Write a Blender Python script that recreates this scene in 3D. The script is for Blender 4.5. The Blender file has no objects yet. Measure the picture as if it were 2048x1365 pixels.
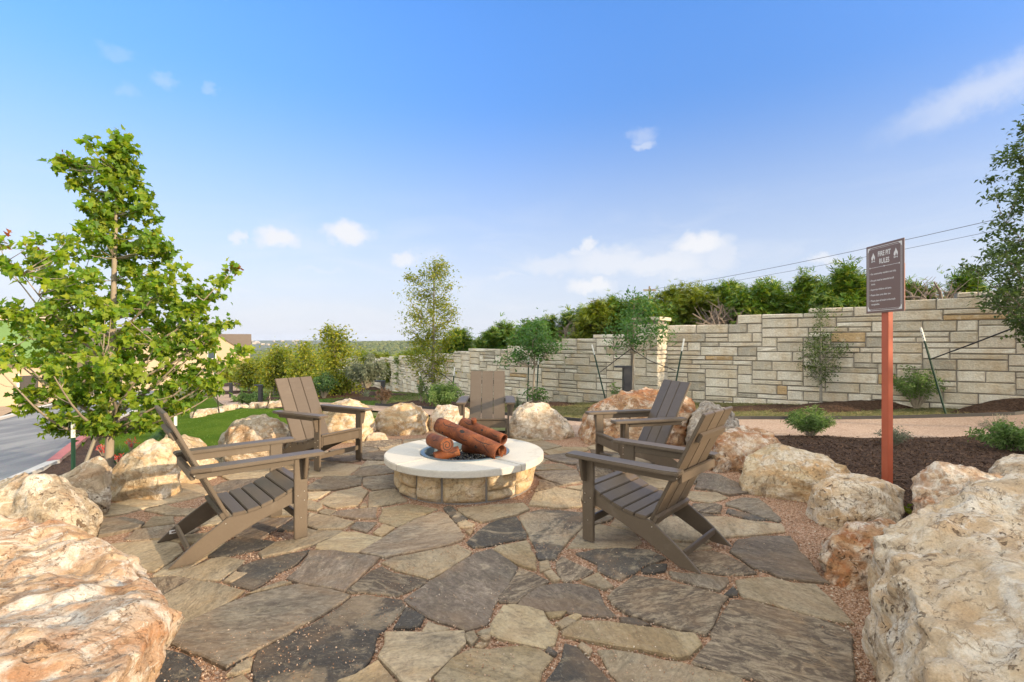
import bpy, bmesh, math, random
import numpy as np
from mathutils import Vector, Matrix, geometry
R = math.radians
C = bpy.context.scene.collection
sc = bpy.context.scene
rng = np.random.default_rng(7)
random.seed(7)
EYE = 1.40
FPX = 1000.0

# ------------------------------------------------------------------ camera
cd = bpy.data.cameras.new('camera'); cam = bpy.data.objects.new('camera', cd); C.objects.link(cam)
cam.location = (0, 0, EYE); cam.rotation_euler = (R(90), 0, 0)
cd.sensor_width = 36; cd.lens = 36 * FPX / 2048; cd.clip_start = 0.05; cd.clip_end = 20000
sc.camera = cam

# ------------------------------------------------------------------ sun and sky
SUN_EL, SUN_AZ = 15.0, 120.0          # azimuth clockwise from +Y
sdir = Vector((math.sin(R(SUN_AZ)) * math.cos(R(SUN_EL)), math.cos(R(SUN_AZ)) * math.cos(R(SUN_EL)), math.sin(R(SUN_EL))))
ld = bpy.data.lights.new('sun', 'SUN'); ld.energy = 4.0; ld.angle = R(0.6); ld.color = (1.0, 0.80, 0.55)
sun = bpy.data.objects.new('sun', ld); C.objects.link(sun)
sun.rotation_euler = sdir.to_track_quat('Z', 'Y').to_euler()
sc.view_settings.view_transform = 'Standard'; sc.view_settings.look = 'None'
sc.view_settings.gamma = 1; sc.view_settings.use_curve_mapping = False
sc.view_settings.exposure = 1.0
sc.cycles.max_bounces = 6; sc.cycles.diffuse_bounces = 3; sc.cycles.transparent_max_bounces = 6
sc.cycles.use_denoising = True


class NT:
    """small helper to write node trees"""
    def __init__(s, tree): s.t = tree; s.n = tree.nodes; s.l = tree.links
    def new(s, typ, **kw):
        n = s.n.new(typ)
        for k, v in kw.items(): setattr(n, k, v)
        return n
    def put(s, sock, v):
        if hasattr(v, 'is_output'): s.l.new(v, sock)
        elif v is not None:
            if isinstance(v, (tuple, list)) and len(v) == 3 and sock.type == 'RGBA': v = (*v, 1)
            sock.default_value = v
    def math(s, op, a, b=None, c=None, clamp=False):
        n = s.new('ShaderNodeMath', operation=op, use_clamp=clamp)
        for i, v in enumerate((a, b, c)):
            if v is not None: s.put(n.inputs[i], v)
        return n.outputs[0]
    def vmath(s, op, a, b=None, scale=None):
        n = s.new('ShaderNodeVectorMath', operation=op); s.put(n.inputs[0], a)
        if b is not None: s.put(n.inputs[1], b)
        if scale is not None: s.put(n.inputs['Scale'], scale)
        return n.outputs['Value'] if op in ('LENGTH', 'DOT_PRODUCT', 'DISTANCE') else n.outputs[0]
    def mix(s, f, a, b, blend='MIX'):
        n = s.new('ShaderNodeMix', data_type='RGBA', blend_type=blend); s.put(n.inputs[0], f); s.put(n.inputs[6], a); s.put(n.inputs[7], b)
        return n.outputs[2]
    def step(s, x, lo, hi):
        n = s.new('ShaderNodeMapRange', interpolation_type='SMOOTHSTEP'); s.put(n.inputs[0], x)
        n.inputs[1].default_value = lo; n.inputs[2].default_value = hi
        return n.outputs[0]
    def noise(s, vec, scale, detail=4, rough=0.55, dist=0.0, dims='3D'):
        n = s.new('ShaderNodeTexNoise', noise_dimensions=dims); s.put(n.inputs['Vector'], vec)
        n.inputs['Scale'].default_value = scale; n.inputs['Detail'].default_value = detail
        n.inputs['Roughness'].default_value = rough; n.inputs['Distortion'].default_value = dist
        return n.outputs[0]
    def ramp(s, f, stops, interp='LINEAR'):
        n = s.new('ShaderNodeValToRGB'); s.put(n.inputs[0], f); e = n.color_ramp.elements; n.color_ramp.interpolation = interp
        while len(e) < len(stops): e.new(0.5)
        for i, (p, c) in enumerate(stops): e[i].position = p; e[i].color = (*c, 1)
        return n.outputs[0]
    def vor(s, vec, scale, feature='F1', rnd=1.0):
        n = s.new('ShaderNodeTexVoronoi', feature=feature); s.put(n.inputs['Vector'], vec); n.inputs['Scale'].default_value = scale
        n.inputs['Randomness'].default_value = rnd
        return n.outputs['Distance'], (n.outputs['Color'] if feature != 'DISTANCE_TO_EDGE' else None)
    def scale(s, vec, sx, sy, sz, off=None):
        n = s.new('ShaderNodeMapping'); s.put(n.inputs[0], vec); n.inputs['Scale'].default_value = (sx, sy, sz)
        if off is not None: s.put(n.inputs['Location'], off)
        return n.outputs[0]


w = bpy.data.worlds.new('World'); sc.world = w; w.use_nodes = True
T = NT(w.node_tree); T.n.clear()
sky = T.new('ShaderNodeTexSky', sky_type='NISHITA', sun_disc=False)
sky.sun_elevation = R(SUN_EL); sky.sun_rotation = R(SUN_AZ)
sky.air_density = 1.0; sky.dust_density = 0.6; sky.ozone_density = 1.0
geo = T.new('ShaderNodeTexCoord').outputs['Generated']
sep = T.new('ShaderNodeSeparateXYZ'); T.put(sep.inputs[0], geo)
X, Y, Z = sep.outputs
hyp = T.math('SQRT', T.math('ADD', T.math('MULTIPLY', X, X), T.math('MULTIPLY', Y, Y)))
tz = T.math('DIVIDE', Z, T.math('MAXIMUM', hyp, 0.02))       # tangent of elevation
az = T.math('ARCTAN2', X, Y)
comb = T.new('ShaderNodeCombineXYZ'); T.put(comb.inputs[0], az); T.put(comb.inputs[1], tz)
hs = T.new('ShaderNodeHueSaturation'); T.put(hs.inputs['Color'], sky.outputs[0]); hs.inputs['Saturation'].default_value = 1.40; T.put(hs.inputs['Value'], T.math('MULTIPLY_ADD', T.step(tz, .05, .75), 1.0, .97))
skc = T.mix(1.0, hs.outputs[0], (1.02, .86, 1.06), 'MULTIPLY')
# clouds: each a soft ellipse in azimuth / elevation, broken by noise
uv = comb.outputs[0]
warp = T.new('ShaderNodeTexNoise'); T.put(warp.inputs['Vector'], uv); warp.inputs['Scale'].default_value = 30; warp.inputs['Detail'].default_value = 7; warp.inputs['Roughness'].default_value = .62
wv = T.vmath('SCALE', T.vmath('SUBTRACT', warp.outputs['Color'], (0.5, 0.5, 0.5)), scale=0.050)
uvw = T.vmath('ADD', uv, wv)
def P2(px, py):
    x = (px - 1024) / FPX; z = (682.5 - py) / FPX
    return math.atan(x), z / math.hypot(x, 1)
CLOUDS = [(555, 478, 52, 24, .95), (695, 466, 58, 24, .95), (473, 476, 17, 14, .7), (808, 522, 32, 17, .8), (1183, 573, 52, 17, .95), (1400, 492, 62, 30, .95),
          (1180, 492, 18, 16, .8), (1320, 527, 120, 30, .72), (1220, 524, 105, 34, .68), (1110, 530, 85, 20, .5), (1370, 545, 90, 20, .5), (1284, 272, 30, 18, .3), (1288, 290, 24, 9, .45), (1650, 522, 40, 14, .6),
          (330, 162, 30, 16, .22), (232, 108, 44, 18, .14), (258, 186, 26, 16, .13), (420, 176, 16, 12, .2), (10, 495, 30, 16, .7), (1440, 520, 40, 26, .5), (1160, 506, 34, 11, .6), (1252, 508, 28, 12, .6), (1352, 508, 34, 12, .65), (1455, 502, 26, 14, .5), (1215, 546, 34, 8, .6), (1310, 550, 40, 9, .55), (1010, 552, 40, 7, .35), (640, 540, 60, 7, .25)]
tot = None
for (px, py, rx, ry, st) in CLOUDS:
    a, e = P2(px, py); k = math.hypot((px - 1024) / FPX, 1)
    m = T.new('ShaderNodeMapping'); T.put(m.inputs[0], uvw)
    sx, sy = FPX / rx * k * k, FPX / ry * k
    m.inputs['Scale'].default_value = (sx, sy, 0); m.inputs['Location'].default_value = (-a * sx, -e * sy, 0)
    v = T.math('MULTIPLY', T.step(T.vmath('LENGTH', m.outputs[0]), 1.25, 0.35), st)
    tot = v if tot is None else T.math('MAXIMUM', tot, v)
# the long faint streak high on the right
a, e = P2(1990, 170)
m = T.new('ShaderNodeMapping', vector_type='POINT'); T.put(m.inputs[0], T.vmath('SUBTRACT', uvw, (a, e, 0)))
m.inputs['Rotation'].default_value = (0, 0, R(-17)); m.inputs['Scale'].default_value = (1, 1, 0)
m2 = T.new('ShaderNodeMapping'); T.put(m2.inputs[0], m.outputs[0]); m2.inputs['Scale'].default_value = (6.0, 24, 0)
tot = T.math('MAXIMUM', tot, T.math('MULTIPLY', T.step(T.vmath('LENGTH', m2.outputs[0]), 1.1, 0.1), 0.5))
# thin veil near the horizon
veil = T.math('MULTIPLY', T.step(T.noise(T.scale(uv, 2.2, 9, 1), 2.0, 6, .6, .8), .42, .75), T.math('MULTIPLY', T.step(tz, 0.34, 0.06), 0.40))
tot = T.math('MAXIMUM', tot, veil)
# scattered cloud added outside the view to fill the shade, thickening behind the camera
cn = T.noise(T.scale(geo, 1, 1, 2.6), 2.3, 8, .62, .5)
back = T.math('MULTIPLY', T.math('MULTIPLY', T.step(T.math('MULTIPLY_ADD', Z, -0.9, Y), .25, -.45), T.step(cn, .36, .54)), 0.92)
haze_h = T.math('MULTIPLY', T.step(tz, 0.50, -0.04), 0.90)
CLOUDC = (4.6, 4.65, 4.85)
FILL_CLOUDC = (14.0, 13.7, 12.3)          # added unseen cloud, brightened to lift the shaded areas
HAZEC = (3.55, 3.95, 4.8)
cl = T.mix(haze_h, skc, HAZEC)
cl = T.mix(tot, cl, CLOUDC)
cl = T.mix(back, cl, FILL_CLOUDC)
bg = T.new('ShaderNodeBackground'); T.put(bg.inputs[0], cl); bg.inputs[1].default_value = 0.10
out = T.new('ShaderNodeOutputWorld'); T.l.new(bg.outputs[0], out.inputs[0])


# ------------------------------------------------------------------ helpers: naming and meshes
def tag(o, label=None, cat=None, group=None, kind=None):
    if label: o['label'] = label
    if cat: o['category'] = cat
    if group: o['group'] = group
    if kind: o['kind'] = kind
    return o

def empty(name, loc=(0, 0, 0), rz=0.0):
    o = bpy.data.objects.new(name, None); C.objects.link(o); o.location = loc; o.rotation_euler = (0, 0, rz); o.empty_display_size = .2
    return o

def link(name, me, parent=None):
    o = bpy.data.objects.new(name, me); C.objects.link(o)
    if parent: o.parent = parent
    return o

def mesh_np(name, V, F, mat=None, smooth=False):
    """V (n,3); F (m,k) array of equal-sized faces"""
    V = np.asarray(V, dtype=np.float32); F = np.asarray(F, dtype=np.int32); k = F.shape[1]
    me = bpy.data.meshes.new(name)
    me.vertices.add(len(V)); me.vertices.foreach_set('co', V.ravel())
    me.loops.add(F.size); me.loops.foreach_set('vertex_index', F.ravel())
    me.polygons.add(len(F)); me.polygons.foreach_set('loop_start', np.arange(0, F.size, k, dtype=np.int32))
    me.polygons.foreach_set('loop_total', np.full(len(F), k, dtype=np.int32))
    me.polygons.foreach_set('use_smooth', np.full(len(F), smooth))
    me.update(calc_edges=True); me.validate()
    if mat: me.materials.append(mat)
    return me

class MB:
    def __init__(s): s.v = []; s.f = []
    def add(s, vs, fs):
        o = len(s.v); s.v += [tuple(v) for v in vs]; s.f += [tuple(i + o for i in f) for f in fs]; return s
    def box(s, a, b):
        (x0, y0, z0), (x1, y1, z1) = a, b
        return s.add([(x0,y0,z0),(x1,y0,z0),(x1,y1,z0),(x0,y1,z0),(x0,y0,z1),(x1,y0,z1),(x1,y1,z1),(x0,y1,z1)],
                     [(0,3,2,1),(4,5,6,7),(0,1,5,4),(1,2,6,5),(2,3,7,6),(3,0,4,7)])
    def prism(s, prof, x0, x1, ax='x'):
        n = len(prof); A = []; 
        for xx in (x0, x1):
            for (u, v) in prof: A.append((xx, u, v) if ax == 'x' else ((u, xx, v) if ax == 'y' else (u, v, xx)))
        return s.add(A, [tuple(range(n))[::-1], tuple(range(n, 2*n))] + [(i, (i+1) % n, n + (i+1) % n, n + i) for i in range(n)])
    def tube(s, pts, rad, n=8, cap=True):
        pts = [Vector(p) for p in pts]; rr = rad if isinstance(rad, (list, tuple)) else [rad] * len(pts)
        o = []; up = None
        for i, p in enumerate(pts):
            d = (pts[min(i+1, len(pts)-1)] - pts[max(i-1, 0)]).normalized()
            if up is None: up = d.orthogonal().normalized()
            up = (up - d * up.dot(d)).normalized(); w_ = d.cross(up)
            for k in range(n):
                a = 2 * math.pi * k / n; o.append(p + (up * math.cos(a) + w_ * math.sin(a)) * rr[i])
        f = []
        for i in range(len(pts) - 1):
            for k in range(n): f.append((i*n + k, i*n + (k+1) % n, (i+1)*n + (k+1) % n, (i+1)*n + k))
        if cap: f += [tuple(range(n))[::-1], tuple(range((len(pts)-1)*n, len(pts)*n))]
        return s.add(o, f)
    def mesh(s, name, mat=None, smooth=False, bevel=0, fix=True):
        me = bpy.data.meshes.new(name); me.from_pydata(s.v, [], s.f)
        bm = bmesh.new(); bm.from_mesh(me)
        if fix: bmesh.ops.recalc_face_normals(bm, faces=bm.faces)
        if bevel: bmesh.ops.bevel(bm, geom=[e for e in bm.edges if e.calc_face_angle(0) > .5], offset=bevel, segments=2, affect='EDGES', clamp_overlap=True)
        bm.to_mesh(me); bm.free()
        if smooth: me.polygons.foreach_set('use_smooth', [True] * len(me.polygons))
        if mat: me.materials.append(mat)
        return me
    def build(s, name, mat=None, parent=None, **k): return link(name, s.mesh(name, mat, **k), parent)

# vectorised gradient noise
_p = np.random.default_rng(3).permutation(256); _p = np.concatenate([_p, _p, _p])
_g = np.random.default_rng(4).normal(size=(256, 3)); _g /= np.linalg.norm(_g, axis=1)[:, None]
def pn(P):
    P = np.asarray(P, dtype=np.float64); i = np.floor(P).astype(np.int64); f = P - i; i &= 255
    u = f * f * f * (f * (f * 6 - 15) + 10); r = 0
    for dx in (0, 1):
        wx = u[:, 0] if dx else 1 - u[:, 0]
        for dy in (0, 1):
            wy = u[:, 1] if dy else 1 - u[:, 1]
            for dz in (0, 1):
                wz = u[:, 2] if dz else 1 - u[:, 2]
                h = _p[_p[_p[(i[:, 0] + dx) & 255] + ((i[:, 1] + dy) & 255)] + ((i[:, 2] + dz) & 255)]
                g = _g[h]; r = r + wx * wy * wz * (g[:, 0] * (f[:, 0] - dx) + g[:, 1] * (f[:, 1] - dy) + g[:, 2] * (f[:, 2] - dz))
    return r * 1.6
def fbm(P, o=4, l=2.0, g=.5):
    a = 1; s_ = 0
    for k in range(o): s_ = s_ + a * pn(P + 17.3 * k); P = P * l; a *= g
    return s_
def ss(x, a, b): t = np.clip((x - a) / (b - a), 0, 1); return t * t * (3 - 2 * t)

# ------------------------------------------------------------------ terrain height
TP = np.array([(0,0,0),(-2,3,0),(2,3,0),(0,6,0),(-2.5,6,0),(2,6,0),(0,-5,0),(4,0,.05),(-4,-2,-.1),(2.6,5,0),(-3,4.3,0),(-2.2,1.5,0),(1.8,1.5,0),
 (3.4,4.4,.13),(4.5,5.5,.12),(5,4,.16),(3,8,0),(6,8,.02),(8,9,.13),(10,8,.25),(4,12,-.05),(6,10.5,.05),(14,8,.35),(12,0,.3),
 (-3.5,5.4,-.08),(-4.2,5.4,-.15),(-6.5,7.4,-.4),(-8.9,10.8,-.6),(-11.1,14.2,-.9),(-14,19,-1.3),(-7.3,2,-.4),(-19.8,19.3,-1.6),(-34,35,-3),(-15,8,-.9),(-25,5,-1.5),
 (-2,8.5,-.05),(0,9,-.03),(-5.5,9.6,-.25),(-6,13,-.3),(-2.2,13.4,-.3),(-1.25,16.5,-.56),(.8,14.4,-.35),(3.1,12.4,-.1),(-6.3,18,-.6),(-7.1,27,-1.2),(-16,28,-1.4),
 (-13.5,37,-1.6),(-22,40,-2.0),(-42,75,-4.4),(-20,75,-5),(0,40,-1.0),(0,80,-4),(30,40,0),(15,20,.3),(40,10,1),(5,16,.1),(-20,-20,-.5),(20,-20,.3),(60,-40,1),(-70,20,-5),(-60,-30,-3)], dtype=float)
def _U(r2): return np.where(r2 > 1e-12, r2 * np.log(np.maximum(r2, 1e-12)), 0)
_n = len(TP); _K = _U(((TP[:, None, :2] - TP[None, :, :2]) ** 2).sum(-1)) + np.eye(_n) * 0.3
_Pm = np.hstack([np.ones((_n, 1)), TP[:, :2]]); _A = np.zeros((_n + 3, _n + 3)); _A[:_n, :_n] = _K; _A[:_n, _n:] = _Pm; _A[_n:, :_n] = _Pm.T
_w = np.linalg.solve(_A, np.concatenate([TP[:, 2], np.zeros(3)]))
def near_z(x, y):
    q = np.stack([x, y], -1); d = _U(((q[:, None, :] - TP[None, :, :2]) ** 2).sum(-1))
    return np.clip(d @ _w[:_n] + _w[_n] + q @ _w[_n + 1:], -7, 3)
def GZ(x, y):
    x = np.atleast_1d(np.asarray(x, float)); y = np.atleast_1d(np.asarray(y, float)); r = np.hypot(x, y); a = np.arctan2(x, y)
    zn = near_z(x * np.minimum(1, 95 / np.maximum(r, 1)), y * np.minimum(1, 95 / np.maximum(r, 1)))
    fl = ss(np.hypot(x, y - 3.4), 3.0, 4.6); zn = zn * (0.0 + fl)          # the patio itself is level
    px = np.tan(np.clip(a, -1.4, 1.4)) * FPX + 1024
    fwd = ss(np.cos(a), -.1, .35)
    nz = fbm(np.stack([x / 300, y / 300, x * 0], -1), 4)
    nz2 = fbm(np.stack([x / 900, y / 900, x * 0 + 5], -1), 3)
    top1 = np.interp(px, [-2000, 440, 560, 660, 740, 830, 960, 1200, 3000], [-20, -22, -17, -7, -2.5, -1.0, .5, 0, 2]) + nz * 1.6
    z1 = np.interp(r, [0, 90, 300, 450], [-5, -5, -30, -38])
    z1 = z1 + (top1 + 38) * ss(r, 430, 950)
    far = 2.6 + 4.5 * np.exp(-((px - 600) / 130) ** 2) + nz2 * 5
    z2 = z1 - 60 * ss(r, 1000, 1700) + (60 + far - top1) * ss(r, 1900, 3600)
    z2 = np.where(r > 3700, z2 - (r - 3700) * .02, z2)
    back = -5 + nz * 3
    zf = z2 * fwd + back * (1 - fwd)
    b = ss(r, 55, 105)
    return zn * (1 - b) + zf * b
def gz(x, y): return float(GZ(x, y)[0])
def Wp(px, py, d): return ((px - 1024) / FPX * d, d, EYE + (682.5 - py) / FPX * d)

def sheet(name, poly, dz, mat, res=.3, zadd=None, kind='structure', jit=0.0):
    """a ground sheet that follows the terrain inside a polygon"""
    pl = [Vector(p) for p in poly]; B = []
    for i in range(len(pl)):
        a_, b_ = pl[i], pl[(i+1) % len(pl)]; n = max(1, int((b_ - a_).length / res))
        for k in range(n):
            p = a_.lerp(b_, k / n)
            if jit: p = p + Vector((pn(np.array([[p.x * 2.1, p.y * 2.1, 3.3]]))[0], pn(np.array([[p.x * 2.1, p.y * 2.1, 9.3]]))[0])) * jit
            B.append(p)
    xs = [p.x for p in B]; ys = [p.y for p in B]; I = []
    Q = np.array([(x, y) for x in np.arange(min(xs), max(xs), res) for y in np.arange(min(ys), max(ys), res)])
    if len(Q):
        ins = inside(Q, [(p.x, p.y) for p in B]); Q = Q[ins]; Q = Q + rng.uniform(-.2, .2, Q.shape) * res
        BB = np.array([(p.x, p.y) for p in B]); 
        dd = np.min(((Q[:, None, :] - BB[None]) ** 2).sum(-1), axis=1) if len(Q) else np.zeros(0)
        I = [Vector(q) for q in Q[dd > (res * .45) ** 2]]
    nb = len(B); vs, es, fs, *_ = geometry.delaunay_2d_cdt(B + I, [(i, (i+1) % nb) for i in range(nb)], [], 1, 1e-5)
    A = np.array([(v.x, v.y) for v in vs]); z = GZ(A[:, 0], A[:, 1]) + dz
    if zadd is not None: z = z + zadd(A[:, 0], A[:, 1])
    F = np.array([f if geometry.normal(*[Vector((*A[i], 0)) for i in f]).z > 0 else f[::-1] for f in fs])
    o = link(name, mesh_np(name, np.c_[A, z], F, mat, True)); tag(o, kind=kind)
    return o

def inside(Q, poly):
    x, y = Q[:, 0], Q[:, 1]; r = np.zeros(len(Q), bool); n = len(poly)
    for i in range(n):
        x0, y0 = poly[i]; x1, y1 = poly[(i+1) % n]
        c = ((y0 > y) != (y1 > y)); t = (x1 - x0) * (y - y0) / ((y1 - y0) if y1 != y0 else 1e-9) + x0
        r ^= c & (x < t)
    return r

def scatter(name, tv, tf, pos, nrm, size, mat, parent=None, roll=None, smooth=False, kind=None, stretch=None):
    """many small pieces of one template merged in one mesh"""
    tv = np.asarray(tv, float); tf = np.asarray(tf); pos = np.asarray(pos, float); n = len(pos)
    nrm = nrm / np.linalg.norm(nrm, axis=1)[:, None]
    h = rng.normal(size=(n, 3)) if roll is None else roll
    t = np.cross(nrm, h); t /= np.maximum(np.linalg.norm(t, axis=1), 1e-6)[:, None]; b = np.cross(nrm, t)
    s_ = np.broadcast_to(size, (n,))[:, None, None]
    L = tv[None] * s_
    if stretch is not None: L = L * stretch[:, None, :]
    V = pos[:, None] + L[..., 0:1] * t[:, None] + L[..., 1:2] * b[:, None] + L[..., 2:3] * nrm[:, None]
    F = tf[None] + (np.arange(n) * len(tv))[:, None, None]
    o = link(name, mesh_np(name, V.reshape(-1, 3), F.reshape(-1, tf.shape[1]), mat, smooth), parent)
    if kind: o['kind'] = kind
    return o

def inp(x, y, poly):
    r = False; x0, y0 = poly[-1]
    for x1, y1 in poly:
        if (y0 > y) != (y1 > y) and x < (x1 - x0) * (y - y0) / (y1 - y0) + x0: r = not r
        x0, y0 = x1, y1
    return r

# leaf templates (x across, y along, z up from the leaf plane); b axis = along
LEAF = (np.array([(0,0,0),(-.22,.35,.06),(0,.4,0),(.22,.35,.06),(0,1,-.08)]), np.array([(0,2,1),(0,3,2),(1,2,4),(2,3,4)]))
_m = [(0,0),(-.18,.12),(-.46,.10),(-.36,.34),(-.52,.56),(-.26,.58),(-.20,.72),(0,1.0),(.20,.72),(.26,.58),(.52,.56),(.36,.34),(.46,.10),(.18,.12)]
LOBED = (np.array([(0,.38,0)] + [(x * .82, y, abs(x) * .34 - .16 * y * y) for x, y in _m]), np.array([(0, i+1, (i+1) % len(_m) + 1) for i in range(len(_m))])[:, ::-1])
SPRAY = (np.array([(-.05,0,0),(.05,0,0),(.04,1,0),(-.04,1,0),(-.04,.1,0),(.05,.0,0),(.46,.72,.1),(.40,.80,.1),(.04,.1,0),(-.05,.0,0),(-.46,.72,.1),(-.40,.80,.1),(0,.35,-.03),(.07,.38,0),(.22,1.0,.22),(.14,1.0,.22)]), np.array([(0,1,2,3),(4,5,6,7),(8,9,10,11),(12,13,14,15)]))
DIA = (np.array([(0,0,0),(.3,.5,.05),(0,1,0),(-.3,.5,.05)]), np.array([(0,1,2,3)]))
BLADE = (np.array([(-.5,0,0),(.5,0,0),(.3,0,.6),(-.3,0,.6),(.05,.0,1)]), np.array([(0,1,2),(0,2,3),(3,2,4)]))

# ------------------------------------------------------------------ materials
def mat(name):
    m = bpy.data.materials.new(name); m.use_nodes = True; t = NT(m.node_tree)
    b = m.node_tree.nodes['Principled BSDF']; return m, t, b
def tc(t, k='Object'): return t.new('ShaderNodeTexCoord').outputs[k]
def orand(t): return t.new('ShaderNodeObjectInfo').outputs['Random']
def irand(t): return t.new('ShaderNodeNewGeometry').outputs['Random Per Island']
def bump(t, b, h, strength=.5, dist=.02, prev=None):
    n = t.new('ShaderNodeBump'); t.put(n.inputs['Height'], h); n.inputs['Strength'].default_value = strength; n.inputs['Distance'].default_value = dist
    if prev is not None: t.l.new(prev, n.inputs['Normal'])
    if b is not None: t.l.new(n.outputs[0], b.inputs['Normal'])
    return n.outputs[0]
def hsv(t, c, h=None, s_=None, v=None):
    n = t.new('ShaderNodeHueSaturation'); t.put(n.inputs['Color'], c)
    for k, x in (('Hue', h), ('Saturation', s_), ('Value', v)):
        if x is not None: t.put(n.inputs[k], x)
    return n.outputs[0]
def simple(name, col, rough=.6, metal=0, var=.12, nscale=6, bscale=None, bstr=.3, bdist=.004, spec=.5):
    m, t, b = mat(name); v = tc(t)
    k = t.math('MULTIPLY_ADD', t.noise(v, nscale, 5), 2 * var, 1 - var)
    t.put(b.inputs['Base Color'], t.mix(1.0, col, t.new_rgb(k), 'MULTIPLY'))
    b.inputs['Roughness'].default_value = rough; b.inputs['Metallic'].default_value = metal; b.inputs['Specular IOR Level'].default_value = spec
    if bscale: bump(t, b, t.noise(v, bscale, 6), bstr, bdist)
    return m
def _new_rgb(s, k):
    n = s.new('ShaderNodeCombineColor')
    for i in range(3): s.put(n.inputs[i], k)
    return n.outputs[0]
NT.new_rgb = _new_rgb

def rock(name, cols, white=.5, orange=.5, pits=.5, strata=.3, grey=0.0):
    """limestone: cream ground with iron-stained and chalky areas, vugs and faint bedding"""
    m, t, b = mat(name)
    off = t.vmath('SCALE', t.new_rgb(orand(t)), scale=40.0); v = t.vmath('ADD', tc(t), off)
    n1 = t.noise(v, 2.2, 9, .62, .9); n2 = t.noise(v, 4.7, 9, .65, .6); n3 = t.noise(t.scale(v, 1, 1, 3.2), 1.6, 6, .6, 1.4)
    n4 = t.noise(v, 14, 8, .7, .4)
    c = t.ramp(n1, [(.30, cols[0]), (.48, cols[1]), (.62, cols[2]), (.8, cols[3])])
    c = t.mix(t.math('MULTIPLY', t.step(n3, .50, .60), orange), c, cols[4])
    c = t.mix(t.math('MULTIPLY', t.step(n2, .48, .60), white), c, (.70, .62, .50))
    if grey: c = t.mix(t.math('MULTIPLY', t.step(t.noise(v, 3.1, 7, .7, .5), .45, .6), grey), c, (.30, .28, .25))
    wv = t.new('ShaderNodeTexWave', wave_type='BANDS', bands_direction='Z'); t.put(wv.inputs['Vector'], v)
    wv.inputs['Scale'].default_value = 2.6; wv.inputs['Distortion'].default_value = 9; wv.inputs['Detail'].default_value = 5; wv.inputs['Detail Scale'].default_value = 1.3
    c = t.mix(t.math('MULTIPLY', t.step(wv.outputs[1], .70, .95), strata), c, (.50, .30, .13))
    c = t.mix(t.math('MULTIPLY', t.step(n4, .55, .68), .45), c, cols[3])
    c = t.mix(t.math('MULTIPLY', t.step(t.noise(v, 9, 10, .74, .8), .50, .60), .55), c, cols[0])
    c = t.mix(t.math('MULTIPLY', t.step(t.noise(t.scale(v, 1, 1, 1.8), 6.5, 10, .75, 1.2), .56, .63), white * .8), c, (.72, .65, .53))
    area = t.math('MULTIPLY_ADD', t.step(t.noise(v, 1.9, 3), .42, .56), .9, .1)
    pit = t.math('MULTIPLY', t.math('MAXIMUM', t.step(t.noise(v, 26, 3, .6, .5), .615, .67), t.step(t.noise(v, 60, 2, .6), .66, .72)), t.math('MULTIPLY', area, pits), clamp=True)
    c = t.mix(t.math('MULTIPLY', pit, .85), c, (.10, .055, .028))
    crk = t.step(t.math('ABSOLUTE', t.math('SUBTRACT', t.noise(v, 2.6, 6, .6, 1.6), .5)), .012, .0)
    c = t.mix(t.math('MULTIPLY', crk, .5), c, (.16, .09, .045))
    c = t.mix(t.math('MULTIPLY', t.step(t.noise(v, 16, 10, .8, .5), .48, .60), .42), c, cols[3])
    fine = t.noise(v, 120, 3, .7)
    c = t.mix(t.math('MULTIPLY', t.step(t.noise(v, 34, 6, .8, .3), .52, .66), .38), c, (.20, .125, .065))
    c = t.mix(.5, c, t.mix(1.0, c, t.new_rgb(t.math('MULTIPLY_ADD', fine, 1.5, .28)), 'MULTIPLY'))
    t.put(b.inputs['Base Color'], c); b.inputs['Roughness'].default_value = .92; b.inputs['Specular IOR Level'].default_value = .25
    nb = bump(t, None, t.noise(v, 7, 12, .74, .4), .75, .07)
    rg = t.new('ShaderNodeTexNoise', noise_type='RIDGED_MULTIFRACTAL', normalize=True); t.put(rg.inputs['Vector'], t.scale(v, 1, 1, 1.7)); rg.inputs['Scale'].default_value = 5.5; rg.inputs['Detail'].default_value = 9; rg.inputs['Roughness'].default_value = .62
    nb = bump(t, None, rg.outputs[0], .55, .05, nb)
    nb = bump(t, None, t.math('MULTIPLY', crk, -1.0), .5, .03, nb)
    nb = bump(t, None, wv.outputs[1], .18, .02, nb)
    nb = bump(t, None, t.noise(v, 55, 8, .75), .45, .012, nb)
    bump(t, b, t.math('MULTIPLY', pit, -1.0), 1.0, .035, nb)
    return m
RK = {
 'cream': rock('limestone_cream', [(.34,.24,.15),(.52,.41,.28),(.62,.53,.40),(.42,.28,.16),(.46,.25,.12)], .85, .6, .6, .3),
 'pitted': rock('limestone_pitted', [(.28,.20,.12),(.48,.39,.27),(.60,.52,.40),(.38,.27,.16),(.40,.23,.12)], .85, .45, 1.0, .1),
 'golden': rock('limestone_golden', [(.37,.26,.14),(.53,.41,.25),(.62,.51,.35),(.44,.29,.15),(.48,.27,.11)], .7, .65, .35, .5),
 'red': rock('limestone_red', [(.38,.22,.12),(.54,.38,.25),(.62,.51,.38),(.44,.24,.12),(.46,.21,.09)], 1.0, .7, .55, .45),
 'rust': rock('limestone_rust', [(.27,.13,.06),(.44,.27,.15),(.55,.42,.29),(.34,.16,.07),(.36,.13,.045)], .75, .85, .95, .3),
 'white': rock('limestone_white', [(.44,.31,.18),(.60,.48,.33),(.70,.61,.47),(.50,.35,.20),(.50,.30,.14)], .9, .5, .9, .25),
 'grey': rock('limestone_grey', [(.20,.17,.14),(.36,.31,.25),(.50,.44,.36),(.30,.23,.16),(.36,.24,.15)], .7, .2, .95, .1, .75),
}

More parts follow.
